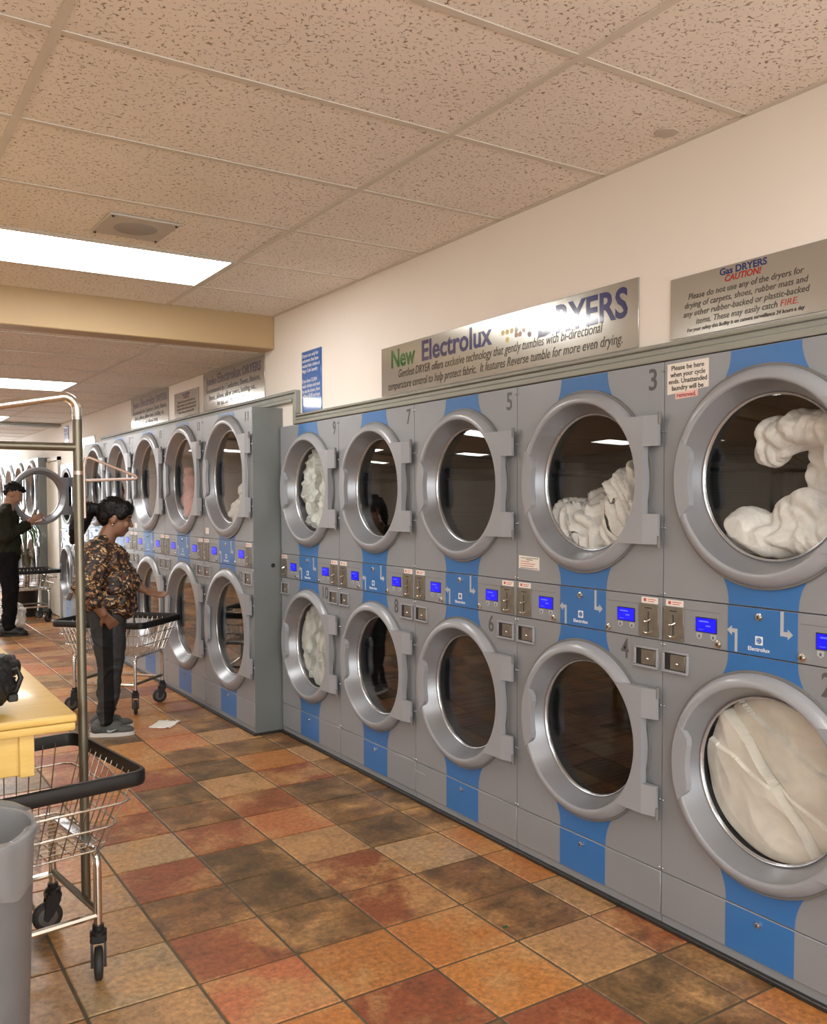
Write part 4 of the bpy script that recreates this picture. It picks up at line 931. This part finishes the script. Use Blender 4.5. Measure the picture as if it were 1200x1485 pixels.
heap('laundry', 'white cloth lying in the drum of dryer 11', 'laundry', ju[0], 1.656, 1.195, M['grey_cloth'], [((.09, .02, -.24), (.06, .15, .10)), ((.09, -.08, -.15), (.05, .09, .14)), ((.09, -.16, -.05), (.05, .07, .10))], .009, .04, 6, 27)

# ================================================================== LAUNDRY CARTS
def rrect(hx, hy, r, z, n=5, ox=0.0):
    pts = []
    for (sx, sy, a0) in ((1, 1, 0), (-1, 1, 90), (-1, -1, 180), (1, -1, 270)):
        for k in range(n + 1):
            a = R(a0 + 90 * k / n); pts.append((ox + sx * (hx - r) + r * math.cos(a), sy * (hy - r) + r * math.sin(a), z))
    return pts
ZB, ZT = .405, .628
BASKET = (.295, .215, .385, .305)          # half sizes of basket floor and rim
def make_cart(casters=(20, 60, -30, 100), q_=1.0):
    t = put('laundry_cart', None); BX, BY, TXh, TYh = (v * q_ for v in BASKET)
    w = MB()
    for q, zz in ((0, ZB), (.34, ZB + .34 * (ZT - ZB)), (.68, ZB + .68 * (ZT - ZB))):
        hx, hy = BX + (TXh - BX) * q, BY + (TYh - BY) * q
        w.tube(rrect(hx, hy, .05, zz), .0036, 6, True)
    n1, n2 = 15, 11
    for k in range(n1):
        f = -1 + 2 * (k + .5) / n1
        for s_ in (-1, 1): w.tube([(f * (TXh - .05), s_ * (TYh - .006), ZT), (f * (BX - .02), s_ * BY, ZB)], .0022, 5)
        w.tube([(f * (BX - .02), -BY, ZB), (f * (BX - .02), BY, ZB)], .0022, 5)
    for k in range(n2):
        f = -1 + 2 * (k + .5) / n2
        for s_ in (-1, 1): w.tube([(s_ * (TXh - .006), f * (TYh - .05), ZT), (s_ * BX, f * (BY - .02), ZB)], .0022, 5)
        w.tube([(-BX, f * (BY - .02), ZB + .004), (BX, f * (BY - .02), ZB + .004)], .0022, 5)
    w.build('wire_basket', M['wire'], t)
    # black bumper rim: a band
    pts = rrect(TXh, TYh, .045, 0, 6); rim = MB(); n = len(pts); prof = [(-.006, -.022), (.007, -.022), (.010, -.014), (.010, .016), (.004, .023), (-.004, .023), (-.008, .016)]
    vs = []
    for i, p in enumerate(pts):
        a, b_ = Vector(pts[i - 1]), Vector(pts[(i + 1) % n]); tn = (b_ - a).normalized(); no = Vector((tn.y, -tn.x, 0))
        for d_, z_ in prof: vs.append(Vector((p[0], p[1], ZT + .005 + z_)) + no * d_)
    m_ = len(prof); fs = [(i * m_ + j, i * m_ + (j + 1) % m_, ((i + 1) % n) * m_ + (j + 1) % m_, ((i + 1) % n) * m_ + j) for i in range(n) for j in range(m_)]
    rim.add(vs, fs).build('rim', M['blackplastic'], t, smooth=60)
    # bent tube frame: an arch at each end, cross bars low down
    LX, LY = .262 * q_, .205 * q_
    for s_ in (-1, 1):
        arc = [(s_ * LX, -LY, .155), (s_ * LX, -LY, ZB - .055)]
        for k in range(1, 6):
            a = R(90 * k / 5); arc.append((s_ * LX, -LY + .045 * (1 - math.cos(a)), ZB - .055 + .045 * math.sin(a)))
        arc = arc + [(x, -y, z) for x, y, z in reversed(arc)]
        MB().tube(arc, .0125, 10).build('end_frame', M['chrome'], t)
        MB().tube([(s_ * LX, -LY, .205), (s_ * LX, LY, .205)], .0105, 8).build('cross_bar', M['polesteel'], t)
        MB().bbox(s_ * LX - .018, s_ * LX + .018, -LY + .05, LY - .05, ZB - .0005, ZB + .0075, b=.001).build('basket_bracket', M['bezel'], t)
    for s_ in (-1, 1): MB().tube([(-LX, s_ * LY, .195), (LX, s_ * LY, .195)], .0115, 8).build('side_bar', M['chrome'], t)
    for i, (sx, sy) in enumerate(((1, -1), (1, 1), (-1, -1), (-1, 1))):
        c = put('caster', MB().lathe([(.0, .165), (.018, .165), (.018, .150), (.026, .146), (.026, .128), (.0, .128)], (0, 0, 0), 'z', 14).mesh('caster', M['blackplastic']), t, (sx * LX, sy * LY, 0), (0, 0, R(casters[i])))
        fk = MB()
        for q in (-1, 1): fk.prism([(-.024, .132), (.022, .132), (.028, .100), (.034, .046), (.022, .036), (.004, .056), (-.022, .105)], q * .0195 - .004, q * .0195 + .004, 'y')
        fk.bbox(-.026, .028, -.025, .025, .112, .136, b=.006)
        fk.build('fork', M['blackplastic'], c, smooth=0)
        MB().lathe([(.0, -.013), (.040, -.013), (.047, -.011), (.0505, -.006), (.0505, .006), (.047, .011), (.040, .013), (.0, .013)], (.020, 0, .0508), 'y', 28).build('wheel', M['rubber'], c)
        MB().lathe([(.0, -.0145), (.028, -.0145), (.034, -.0125), (.034, .0125), (.028, .0145), (.0, .0145)], (.020, 0, .0508), 'y', 20).build('wheel_hub', M['wheelhub'], c)
    return t
cart = make_cart((248, 172, 200, 240))
cart.location = (.372, 3.035, 0); cart.rotation_euler = (0, 0, R(8))
tag(cart, 'wire laundry cart with tall chrome hanging rack, nearest the bin', 'laundry cart', 'wire laundry carts')
cart2 = make_cart((302, 222, 215, 250), .92)
cart2.location = (1.703, 6.63, 0); cart2.rotation_euler = (0, 0, R(-46)); tag(cart2, 'wire laundry cart in front of the woman', 'laundry cart', 'wire laundry carts')
cart3 = make_cart((200, 160, 220, 140))
cart3.location = (1.92, 12.0, 0); cart3.rotation_euler = (0, 0, R(4)); tag(cart3, 'empty wire laundry cart in the distance beneath the open dryer door', 'laundry cart', 'wire laundry carts')
# the rack on the near cart (world coordinates turned into the cart's own)
ci = (Matrix.Translation(cart.location) @ Matrix.Rotation(R(8), 4, 'Z')).inverted()
def L_(*p): return ci @ Vector(p)
PX, PY = .652, 3.0
def bar(a, b_, r): return MB().tube([L_(*a), L_(*b_)], r, 10)
pole = MB(); pole.tube([L_(PX + .002, PY, .19), L_(PX, PY, 1.765)], .0148, 14); pole.build('rack_pole', M['polesteel'], cart)
arc = [L_(PX, PY, 1.755), L_(PX, PY, 1.785)]
for k in range(1, 8):
    a = R(84 * k / 7); arc.append(L_(PX - .045 * (1 - math.cos(a)), PY, 1.785 + .042 * math.sin(a)))
arc += [L_(PX - .30, PY + .02, 1.775), L_(PX - .64, PY + .02, 1.70), L_(PX - .70, PY + .02, 1.62), L_(PX - .70, PY + .02, .40)]
MB().tube(arc, .0150, 12).build('rack_top', M['chrome'], cart, smooth=60)
bar((PX, PY, 1.667), (PX - .70, PY + .01, 1.667), .0135).build('hanging_bar', M['polesteel'], cart)
hg = MB(); hx, hy = PX + .018, PY - .004
hg.tube([L_(hx, hy, 1.44), L_(hx, hy, 1.615), L_(hx + .004, hy, 1.630), L_(hx + .016, hy, 1.635), L_(hx + .165, hy + .005, 1.577), L_(hx + .170, hy + .005, 1.571), L_(hx + .163, hy + .005, 1.567), L_(hx + .004, hy, 1.560)], .0046, 8)
hg.build('hanger_arm', M['copper'], cart, smooth=60)
MB().lathe([(.0165, -.006), (.0165, .006)], L_(PX, PY, 1.585), 'z', 14).build('collar', M['copper'], cart)

# ================================================================== FOLDING TABLE, BAG, BIN, PAPER
t = thing('folding_table', 'yellow varnished wooden folding table at the left edge', 'table', (0, 0, 0))
TXR, TYN, TZ = .598, 2.818, .85
MB().bbox(-.95, TXR, TYN, 4.9, TZ - .024, TZ, b=.007, seg=3).build('table_top', M['wood'], t)
MB().bbox(-.95, TXR - .004, TYN + .004, 4.896, TZ - .050, TZ - .0245, b=.006, seg=2).build('edge_moulding', M['wood'], t)
MB().bbox(-.90, TXR - .135, TYN + .045, TYN + .065, TZ - .175, TZ - .051, b=.002).build('apron', M['wood'], t)
MB().bbox(TXR - .15, TXR - .13, TYN + .07, 4.85, TZ - .175, TZ - .051, b=.002).build('apron', M['wood'], t)
MB().bbox(-.90, -.88, TYN + .07, 4.85, TZ - .175, TZ - .051, b=.002).build('apron', M['wood'], t)
MB().bbox(TXR - .160, TXR - .118, TYN + .030, TYN + .0445, TZ - .178, TZ - .051, b=.002).build('corner_post', M['wood'], t)
MB().lathe([(0, -.003), (.006, -.003), (.006, .0)], (TXR - .235, TYN + .045, TZ - .135), 'y', 12).build('screw_hole_shade', M['dark'], t)  # dark disc paints the shade of a screw hole on the solid apron
for (x, y) in ((-.20, 3.75), (-.85, 3.75), (-.20, 4.75), (-.85, 4.75)): MB().bbox(x - .04, x + .04, y - .04, y + .04, 0, TZ - .051, b=.004).build('leg', M['wood'], t)
bg = MB()
for c, r in (((.30, 3.02, .92), (.155, .13, .068)), ((.22, 3.08, .96), (.14, .12, .055)), ((.40, 3.02, .975), (.07, .055, .035)), ((.30, 2.98, .955), (.12, .09, .055)), ((.15, 3.0, .93), (.12, .14, .075))): bg.ball(c, r, 14, 10)
me = fuse(bg, 'travel_bag', M['bagcloth'], .009, 3, .02, 12, TZ + .0005, 4)
bag = tag(put('travel_bag', me), 'black soft nylon bag lying on the yellow table', 'bag')
MB().tube([(.41, 3.0, .965), (.458, 3.0, .975), (.470, 3.0, .945), (.452, 2.99, .905), (.43, 2.98, .90)], .009, 8).build('strap', M['bagcloth'], bag)
MB().bbox(.425, .455, 2.955, 2.98, .880, .905, b=.004).build('buckle', M['blackplastic'], bag)
t = thing('trash_bin', 'grey plastic trash bin lined with a clear bag, lower left corner', 'trash bin', (.198, 2.44, 0))
MB().lathe([(0, 0), (.175, 0), (.180, .008), (.206, .66), (.212, .665), (.212, .68), (.200, .68), (.196, .66), (.172, .02), (0, .02)], seg=48).build('bin_body', M['canplastic'], t, smooth=60)
bl = MB(); prof = [(.150, .30), (.185, .50), (.193, .66), (.205, .692), (.218, .690), (.222, .66), (.216, .60), (.222, .572), (.214, .552)]
bl.lathe(prof, seg=96)
bl.v = [tuple(Vector((x * (1 + .06 * noise.noise(Vector((x * 26, y * 26, z * 9)))), y * (1 + .06 * noise.noise(Vector((x * 26, y * 26, z * 9)))), z + .014 * noise.noise(Vector((x * 16, y * 16, 3 + z * 4)))))) for x, y, z in bl.v]
bl.build('bin_liner', M['film'], t, smooth=60)
pp = MB(); nn = 9
vs = []; fs = []
for i in range(nn):
    for j in range(nn):
        a, b_ = i / (nn - 1) - .5, j / (nn - 1) - .5
        vs.append((a * .20, b_ * .15, .003 + .012 * max(0, noise.noise(Vector((a * 4, b_ * 4, 2)))) + .01 * abs(a * b_)))
for i in range(nn - 1):
    for j in range(nn - 1): fs.append((i * nn + j, (i + 1) * nn + j, (i + 1) * nn + j + 1, i * nn + j + 1))
pp.add(vs, fs); po = pp.build('paper_sheet', M['paper'], None, (1.81, 5.90, 0), (0, 0, R(52)), smooth=60)
so = po.modifiers.new('thick', 'SOLIDIFY'); so.thickness = .0008
tag(po, 'white dryer sheet lying on the floor tiles', 'paper')
tag(MB().prism([(-.012, -.006), (.010, -.010), (.014, .006), (-.006, .010)], .0002, .0016, 'z').build('litter', M['leaf'], None, (1.93, 2.42, 0), smooth=0), 'tiny green scrap on the floor tile', 'litter')

# ================================================================== POTTED PALM AND WHITE BAG FAR BACK
t = thing('potted_palm', 'dark leafed potted palm behind the far laundry cart', 'plant', (2.06, 12.54, 0))
MB().lathe([(0, 0), (.11, 0), (.14, .34), (.15, .35), (.15, .38), (.135, .38), (.13, .33), (0, .33)], seg=28).build('pot', M['blackplastic'], t)
MB().tube([(0, 0, .33), (.01, 0, .6), (-.01, .01, .9), (.0, 0, 1.18)], [.03, .026, .022, .018], 8).build('trunk', M['trunk'], t)
rnd = random.Random(11)
for k in range(34):
    az = rnd.uniform(0, 360); el = rnd.uniform(5, 75); L = rnd.uniform(.38, .60); z0 = rnd.choice((1.18, 1.15, 1.10, .80, .78)) - .0
    if z0 < 1: L *= .8
    if math.cos(R(az)) > .2 or math.sin(R(az)) > .3: L *= .62
    d = Vector((math.cos(R(az)), math.sin(R(az)), 0)); sd = Vector((-d.y, d.x, 0)); p = Vector((0, 0, z0)); vs = []; ang = el
    for i in range(8):
        f = i / 7; wd = .017 * math.sin(math.pi * min(1, .12 + f * .88)) + .002
        vs += [p + sd * wd, p + Vector((0, 0, .004)), p - sd * wd]
        p = p + (d * math.cos(R(ang)) + Vector((0, 0, 1)) * math.sin(R(ang))) * L / 7; ang -= 21
    fs = []
    for i in range(7):
        for j in range(2): fs.append((i * 3 + j, i * 3 + j + 1, (i + 1) * 3 + j + 1, (i + 1) * 3 + j))
    MB().add(vs, fs).build('leaf', M['leaf'], t, smooth=60)
wb = MB()
for c, r in (((0, 0, .11), (.13, .11, .11)), ((.03, .02, .22), (.09, .08, .08)), ((-.02, -.01, .30), (.05, .05, .06))): wb.ball(c, r, 14, 10)
me = fuse(wb, 'plastic_bag', M['paper'], .014, 3, .03, 9, 0.0, 8)
tag(put('plastic_bag', me, None, (1.725, 11.33, 0)), 'white plastic bag on the floor behind the man', 'bag')
# ================================================================== PEOPLE
def hand(mb, wrist, d, palm_n, L=.17, curl=25, thumb_side=1, spread=6):
    """palm with five bent fingers; d = pointing direction, palm_n = palm normal"""
    d = Vector(d).normalized(); n = Vector(palm_n); n = (n - d * n.dot(d)).normalized(); s_ = d.cross(n) * thumb_side
    w = Vector(wrist); pl = L * .50
    for q in (-.020, -.007, .007, .020):
        cap(mb, w + d * .01 + s_ * q * .75, w + d * pl + s_ * q, .0135, .0125, 8)
    for i, (q, fl) in enumerate(((.027, .40), (.009, .45), (-.009, .42), (-.027, .33))):
        p = w + d * pl + s_ * q; a = math.radians(-q / .027 * spread)
        dd = (d * math.cos(a) - s_ * math.sin(a) * -1 * (1 if q > 0 else 1)).normalized() if False else (d + s_ * q * 3).normalized()
        ang = 0; L3 = [fl * L * x for x in (.45, .31, .24)]
        for j, l3 in enumerate(L3):
            ang += curl * (0.6 if j == 0 else 1.0)
            v = dd * math.cos(R(ang)) + n * math.sin(R(ang)); p2 = p + v * l3
            cap(mb, p, p2, .0095 - .001 * j, .0088 - .001 * j, 8); p = p2
    p = w + d * pl * .28 + s_ * .022; v1 = (d * .65 + s_ * .75 + n * .25).normalized(); p2 = p + v1 * L * .22
    cap(mb, p, p2, .0125, .0105, 8); v2 = (d * .9 + s_ * .35 + n * .35).normalized(); cap(mb, p2, p2 + v2 * L * .18, .0102, .0085, 8)

def head_shapes(mb, H, tilt, hd=1.0):
    T = Matrix.Translation(H) @ Matrix.Rotation(R(tilt), 4, 'Y')
    def E_(c, r, rot=0): mb.ball(T @ Vector(c) * 1.0, tuple(x * hd for x in r), 16, 12, M=(Matrix.Rotation(R(tilt + rot), 4, 'Y')))
    E_((-.012, 0, .022), (.096, .074, .090)); E_((.026, 0, -.038), (.066, .060, .082)); E_((.050, 0, -.084), (.036, .036, .030), 10); E_((.02, 0, -.075), (.055, .055, .04))
    E_((.070, 0, .030), (.022, .045, .020)); E_((.075, .028, -.028), (.018, .022, .024)); E_((.075, -.028, -.028), (.018, .022, .024))
    cap(mb, T @ Vector((.088, 0, .008)), T @ Vector((.106, 0, -.026)), .008, .0135, 8)
    E_((.088, 0, -.056), (.012, .022, .006)); E_((.085, 0, -.068), (.012, .020, .007))
    for s_ in (-1, 1): E_((-.008, s_ * .074, -.016), (.018, .009, .030), 8)
    return T

def shoe_parts(parent, x, y, rz, mu, ms, name='shoe', sc=1.0):
    T = Matrix.Translation((x, y, 0)) @ Matrix.Rotation(R(rz), 4, 'Z') @ Matrix.Scale(sc, 4)
    mb = MB()
    for c, r in (((-.055, 0, .055), (.050, .036, .050)), ((.02, 0, .045), (.085, .038, .042)), ((.105, .004, .032), (.060, .043, .030)), ((-.035, 0, .085), (.040, .036, .035)), ((.04, 0, .068), (.05, .032, .026))):
        mb.ball(c, r, 14, 10)
    me = fuse(mb, 'shoe', mu, .007, 3, zmin=.012); me.transform(T)
    o = put(name, me, parent)
    pts = []
    for k in range(28):
        a = 2 * math.pi * k / 28; cx, sx = math.cos(a), math.sin(a)
        w = .043 + .004 * cx; pts.append((.030 + .138 * cx, (w if abs(cx) < .95 else w) * sx * (1 - .12 * (cx < 0))))
    so = MB().prism(pts, 0, .024, 'z'); mo = so.mesh('sole', ms); mo.transform(T); put('sole', mo, o)
    la = MB()
    for i in range(4): la.tube([T @ Vector((.010 + .018 * i, -.026, .082 - .007 * i)), T @ Vector((.012 + .018 * i, 0, .098 - .009 * i)), T @ Vector((.010 + .018 * i, .026, .082 - .007 * i))], .0035, 5)
    la.build('laces', ms if mu is M['shoegrey'] else mu, o)
    return o, T

def trouser_mat():
    mt = M['track'].copy(); mt.name = 'charcoal_jersey_side_stripe'; nt = mt.node_tree; b = nt.nodes['Principled BSDF']
    tc = nd(nt, 'ShaderNodeTexCoord'); sp_ = nd(nt, 'ShaderNodeSeparateXYZ'); nt.links.new(tc.outputs['Object'], sp_.inputs[0])
    a = nd(nt, 'ShaderNodeMath', operation='SUBTRACT'); nt.links.new(sp_.outputs[0], a.inputs[0]); a.inputs[1].default_value = .028
    a2 = nd(nt, 'ShaderNodeMath', operation='ABSOLUTE'); nt.links.new(a.outputs[0], a2.inputs[0])
    c1 = nd(nt, 'ShaderNodeMath', operation='LESS_THAN'); c1.inputs[1].default_value = .031; nt.links.new(a2.outputs[0], c1.inputs[0])
    y2 = nd(nt, 'ShaderNodeMath', operation='ABSOLUTE'); nt.links.new(sp_.outputs[1], y2.inputs[0])
    c2 = nd(nt, 'ShaderNodeMath', operation='GREATER_THAN'); c2.inputs[1].default_value = .088; nt.links.new(y2.outputs[0], c2.inputs[0])
    mu = nd(nt, 'ShaderNodeMath', operation='MULTIPLY'); nt.links.new(c1.outputs[0], mu.inputs[0]); nt.links.new(c2.outputs[0], mu.inputs[1])
    mx = nd(nt, 'ShaderNodeMix', data_type='RGBA'); nt.links.new(mu.outputs[0], mx.inputs[0]); old = b.inputs['Base Color'].links[0].from_socket
    nt.links.new(old, mx.inputs[6]); mx.inputs[7].default_value = (.008, .008, .008, 1); nt.links.new(mx.outputs[2], b.inputs['Base Color'])
    return mt

# ---- the woman (x forward, y to her left)
def make_woman():
    b = MB(); H = Vector((.082, 0, 1.390))
    T = head_shapes(b, H, 17)
    chain(b, [(-.005, 0, 1.18), (.026, 0, 1.27), (.056, 0, 1.33)], [.062, .056, .054])
    b.ball((.0, 0, 1.15), (.09, .13, .08), 14, 10)
    # torso core and limbs under the clothes keep the body one surface
    chain(b, [(.0, 0, 1.15), (.03, 0, .95), (.015, 0, .80)], [.10, .12, .12])
    for s_ in (-1, 1): chain(b, [(.015, s_ * .08, .80), (.035, s_ * .08, .46), (.0, s_ * .08, .10)], [.08, .05, .034])
    chain(b, [(-.01, -.15, 1.17), (-.095, -.235, .955), (.005, -.222, .800)], [.05, .046, .030])
    hand(b, (.008, -.222, .795), (.55, .42, -.74), (-.3, 1, .2), .150, 10, -1)
    chain(b, [(.0, .15, 1.17), (.085, .215, .985), (.235, .20, .905)], [.05, .046, .029])
    hand(b, (.24, .199, .903), (.90, -.12, -.36), (.30, -.45, .85), .180, 20, 1, 10)
    body = put('person', fuse(b, 'person', M['skin'], .0065, 4))
    # hair: cap, knot and pony tail
    h = MB(); Tm = Matrix.Rotation(R(17), 4, 'Y')
    h.ball(T @ Vector((-.030, 0, .040)), (.100, .084, .092), 16, 12, M=Tm); h.ball(T @ Vector((.030, 0, .078)), (.060, .070, .045), 14, 10, M=Tm); h.ball(T @ Vector((-.062, 0, .0)), (.060, .076, .075), 14, 10, M=Tm)
    h.ball(T @ Vector((.048, 0, .062)), (.042, .068, .044), 14, 10, M=Tm)
    for s_ in (-1, 1): h.ball(T @ Vector((.018, s_ * .058, .035)), (.050, .024, .045), 12, 8, M=Tm)
    chain(h, [(-.03, 0, 1.45), (-.085, 0, 1.445), (-.125, 0, 1.39), (-.155, 0, 1.315), (-.185, .005, 1.235)], [.035, .052, .062, .054, .018])
    chain(h, [(-.10, -.02, 1.42), (-.145, -.025, 1.33), (-.15, -.02, 1.245)], [.04, .04, .016])
    hair = put('hair', fuse(h, 'hair', M['hair'], .007, 3, .006, 40), body)
    MB().lathe([(.028, -.008), (.034, -.008), (.034, .008), (.028, .008)], (-.058, 0, 1.447), 'x', 14, closed=True).build('hair_tie', M['blackplastic'], body)
    ey = MB()
    for s_ in (-1, 1): ey.ball(T @ Vector((.084, s_ * .030, .004)), (.010, .013, .006), 10, 8)
    ey.build('eyes', M['ink'], body); eb = MB()
    for s_ in (-1, 1): eb.tube([T @ Vector((.088, s_ * .016, .026)), T @ Vector((.087, s_ * .032, .031)), T @ Vector((.074, s_ * .048, .026))], .0035, 6)
    eb.build('eyebrows', M['hair'], body)
    er = MB()
    for s_ in (-1, 1): er.ball(T @ Vector((-.004, s_ * .084, -.046)), .006, 8, 6)
    er.build('earrings', M['chrome'], body)
    # blouse
    s = MB()
    for c, r in (((.020, 0, 1.09), (.145, .185, .15)), ((.068, 0, .965), (.150, .190, .16)), ((.030, 0, .85), (.165, .200, .115)), ((-.050, 0, 1.12), (.100, .165, .13)), ((.055, 0, .80), (.145, .190, .07)), ((-.02, 0, .84), (.125, .185, .08))): s.ball(c, r, 18, 14)
    chain(s, [(-.015, -.145, 1.185), (-.015, .145, 1.185)], [.062, .062]); chain(s, [(-.005, -.06, 1.215), (-.005, .06, 1.215)], [.06, .06])
    chain(s, [(-.02, -.165, 1.17), (-.095, -.235, .965), (-.055, -.240, .885)], [.082, .080, .064])
    chain(s, [(.0, .165, 1.17), (.085, .215, .985), (.165, .208, .945)], [.080, .074, .060])
    put('blouse', fuse(s, 'blouse', M['blouse'], .010, 4, .016, 9), body)
    # trousers
    p = MB()
    p.ball((.010, 0, .80), (.150, .178, .13), 18, 14)
    for s_ in (-1, 1): chain(p, [(.015, s_ * .085, .78), (.030, s_ * .085, .62), (.035, s_ * .085, .44), (.018, s_ * .082, .26), (.0, s_ * .080, .105)], [.112, .098, .076, .066, .050])
    put('trousers', fuse(p, 'trousers', trouser_mat(), .009, 3, .010, 8), body)
    o, T1 = shoe_parts(body, .012, -.082, -2, M['shoegrey'], M['shoewhite']); shoe_parts(body, .0, .105, 4, M['shoegrey'], M['shoewhite'])
    sw = [(.000, .036), (.012, .030), (.030, .033), (.062, .050), (.028, .042), (.012, .042), (.004, .046)]
    MB().add([T1 @ Vector((a, y, b_)) for y in (-.0445, -.036) for a, b_ in sw], [tuple(range(7)), tuple(range(13, 6, -1))] + [(i, i + 7, (i + 1) % 7 + 7, (i + 1) % 7) for i in range(7)]).build('swoosh', M['greyink'], o, smooth=0)
    return body
woman = make_woman()
woman.location = (1.43, 5.905, 0); woman.rotation_euler = (0, 0, R(-17))
tag(woman, 'person in leaf print blouse and striped grey trousers standing at a laundry cart', 'person')

def make_man():
    b = MB(); H = Vector((.075, 0, 1.585))
    T = head_shapes(b, H, 32, 1.04)
    chain(b, [(-.01, 0, 1.38), (.020, 0, 1.46), (.045, 0, 1.53)], [.066, .060, .058])
    chain(b, [(-.01, 0, 1.35), (.0, 0, 1.10), (.0, 0, .93)], [.11, .12, .12])
    for s_ in (-1, 1): chain(b, [(.0, s_ * .09, .92), (.03, s_ * .10, .50), (-.01, s_ * .10, .10)], [.09, .055, .038])
    for s_, wr in ((-1, (.245, -.075, 1.275)), (1, (.26, .07, 1.255))):
        chain(b, [(-.01, s_ * .18, 1.37), (.0, s_ * .235, 1.115), wr], [.055, .048, .032])
    hand(b, (.248, -.072, 1.28), (.85, .25, .45), (-.2, .95, .2), .18, 20, 1)
    hand(b, (.262, .066, 1.258), (.90, -.25, .20), (-.1, -.5, .8), .18, 22, -1)
    body = put('person', fuse(b, 'person', M['skin2'], .008, 4))
    h = MB(); Tm = Matrix.Rotation(R(32), 4, 'Y')
    h.ball(T @ Vector((-.028, 0, .046)), (.098, .082, .086), 16, 12, M=Tm); h.ball(T @ Vector((.038, 0, .085)), (.060, .068, .036), 14, 10, M=Tm); h.ball(T @ Vector((-.06, 0, .0)), (.050, .070, .06), 14, 10, M=Tm)
    put('hair', fuse(h, 'hair', M['hair'], .009, 2, .012, 40), body)
    s = MB()
    for c, r in (((.0, 0, 1.26), (.135, .200, .18)), ((.0, 0, 1.06), (.145, .195, .17)), ((.0, 0, .95), (.150, .195, .12))): s.ball(c, r, 18, 14)
    chain(s, [(-.015, -.155, 1.38), (-.015, .155, 1.38)], [.07, .07]); chain(s, [(0, -.05, 1.42), (0, .05, 1.42)], [.062, .062])
    for s_, wr in ((-1, (.20, -.10, 1.245)), (1, (.21, .095, 1.225))): chain(s, [(-.01, s_ * .19, 1.36), (.0, s_ * .24, 1.12), wr], [.078, .068, .050])
    put('sweater', fuse(s, 'sweater', M['sweater'], .012, 4, .014, 8), body)
    p = MB(); p.ball((0, 0, .90), (.140, .180, .12), 18, 14)
    for s_ in (-1, 1): chain(p, [(.0, s_ * .09, .90), (.025, s_ * .10, .50), (.0, s_ * .10, .12)], [.115, .085, .070])
    put('trousers', fuse(p, 'trousers', M['pantblack'], .011, 3, .012, 7), body)
    shoe_parts(body, .02, -.10, -4, M['blackplastic'], M['blackplastic'], sc=1.08); shoe_parts(body, -.02, .11, 6, M['blackplastic'], M['blackplastic'], sc=1.08)
    return body
man = make_man(); man.location = (1.59, 10.88, 0); man.rotation_euler = (0, 0, R(-10))
tag(man, 'person in dark olive sweater and black trousers looking down at a phone', 'person')
Mm = Matrix.Translation(man.location) @ Matrix.Rotation(R(-10), 4, 'Z')
ph = MB().bbox(-.006, .006, -.036, .036, -.072, .072, b=.004)
ph = tag(ph.build('phone', M['phone'], None, Mm @ Vector((.345, -.005, 1.325)), (0, R(-50), R(-10))), 'dark phone held in the hands of the person in olive', 'phone')
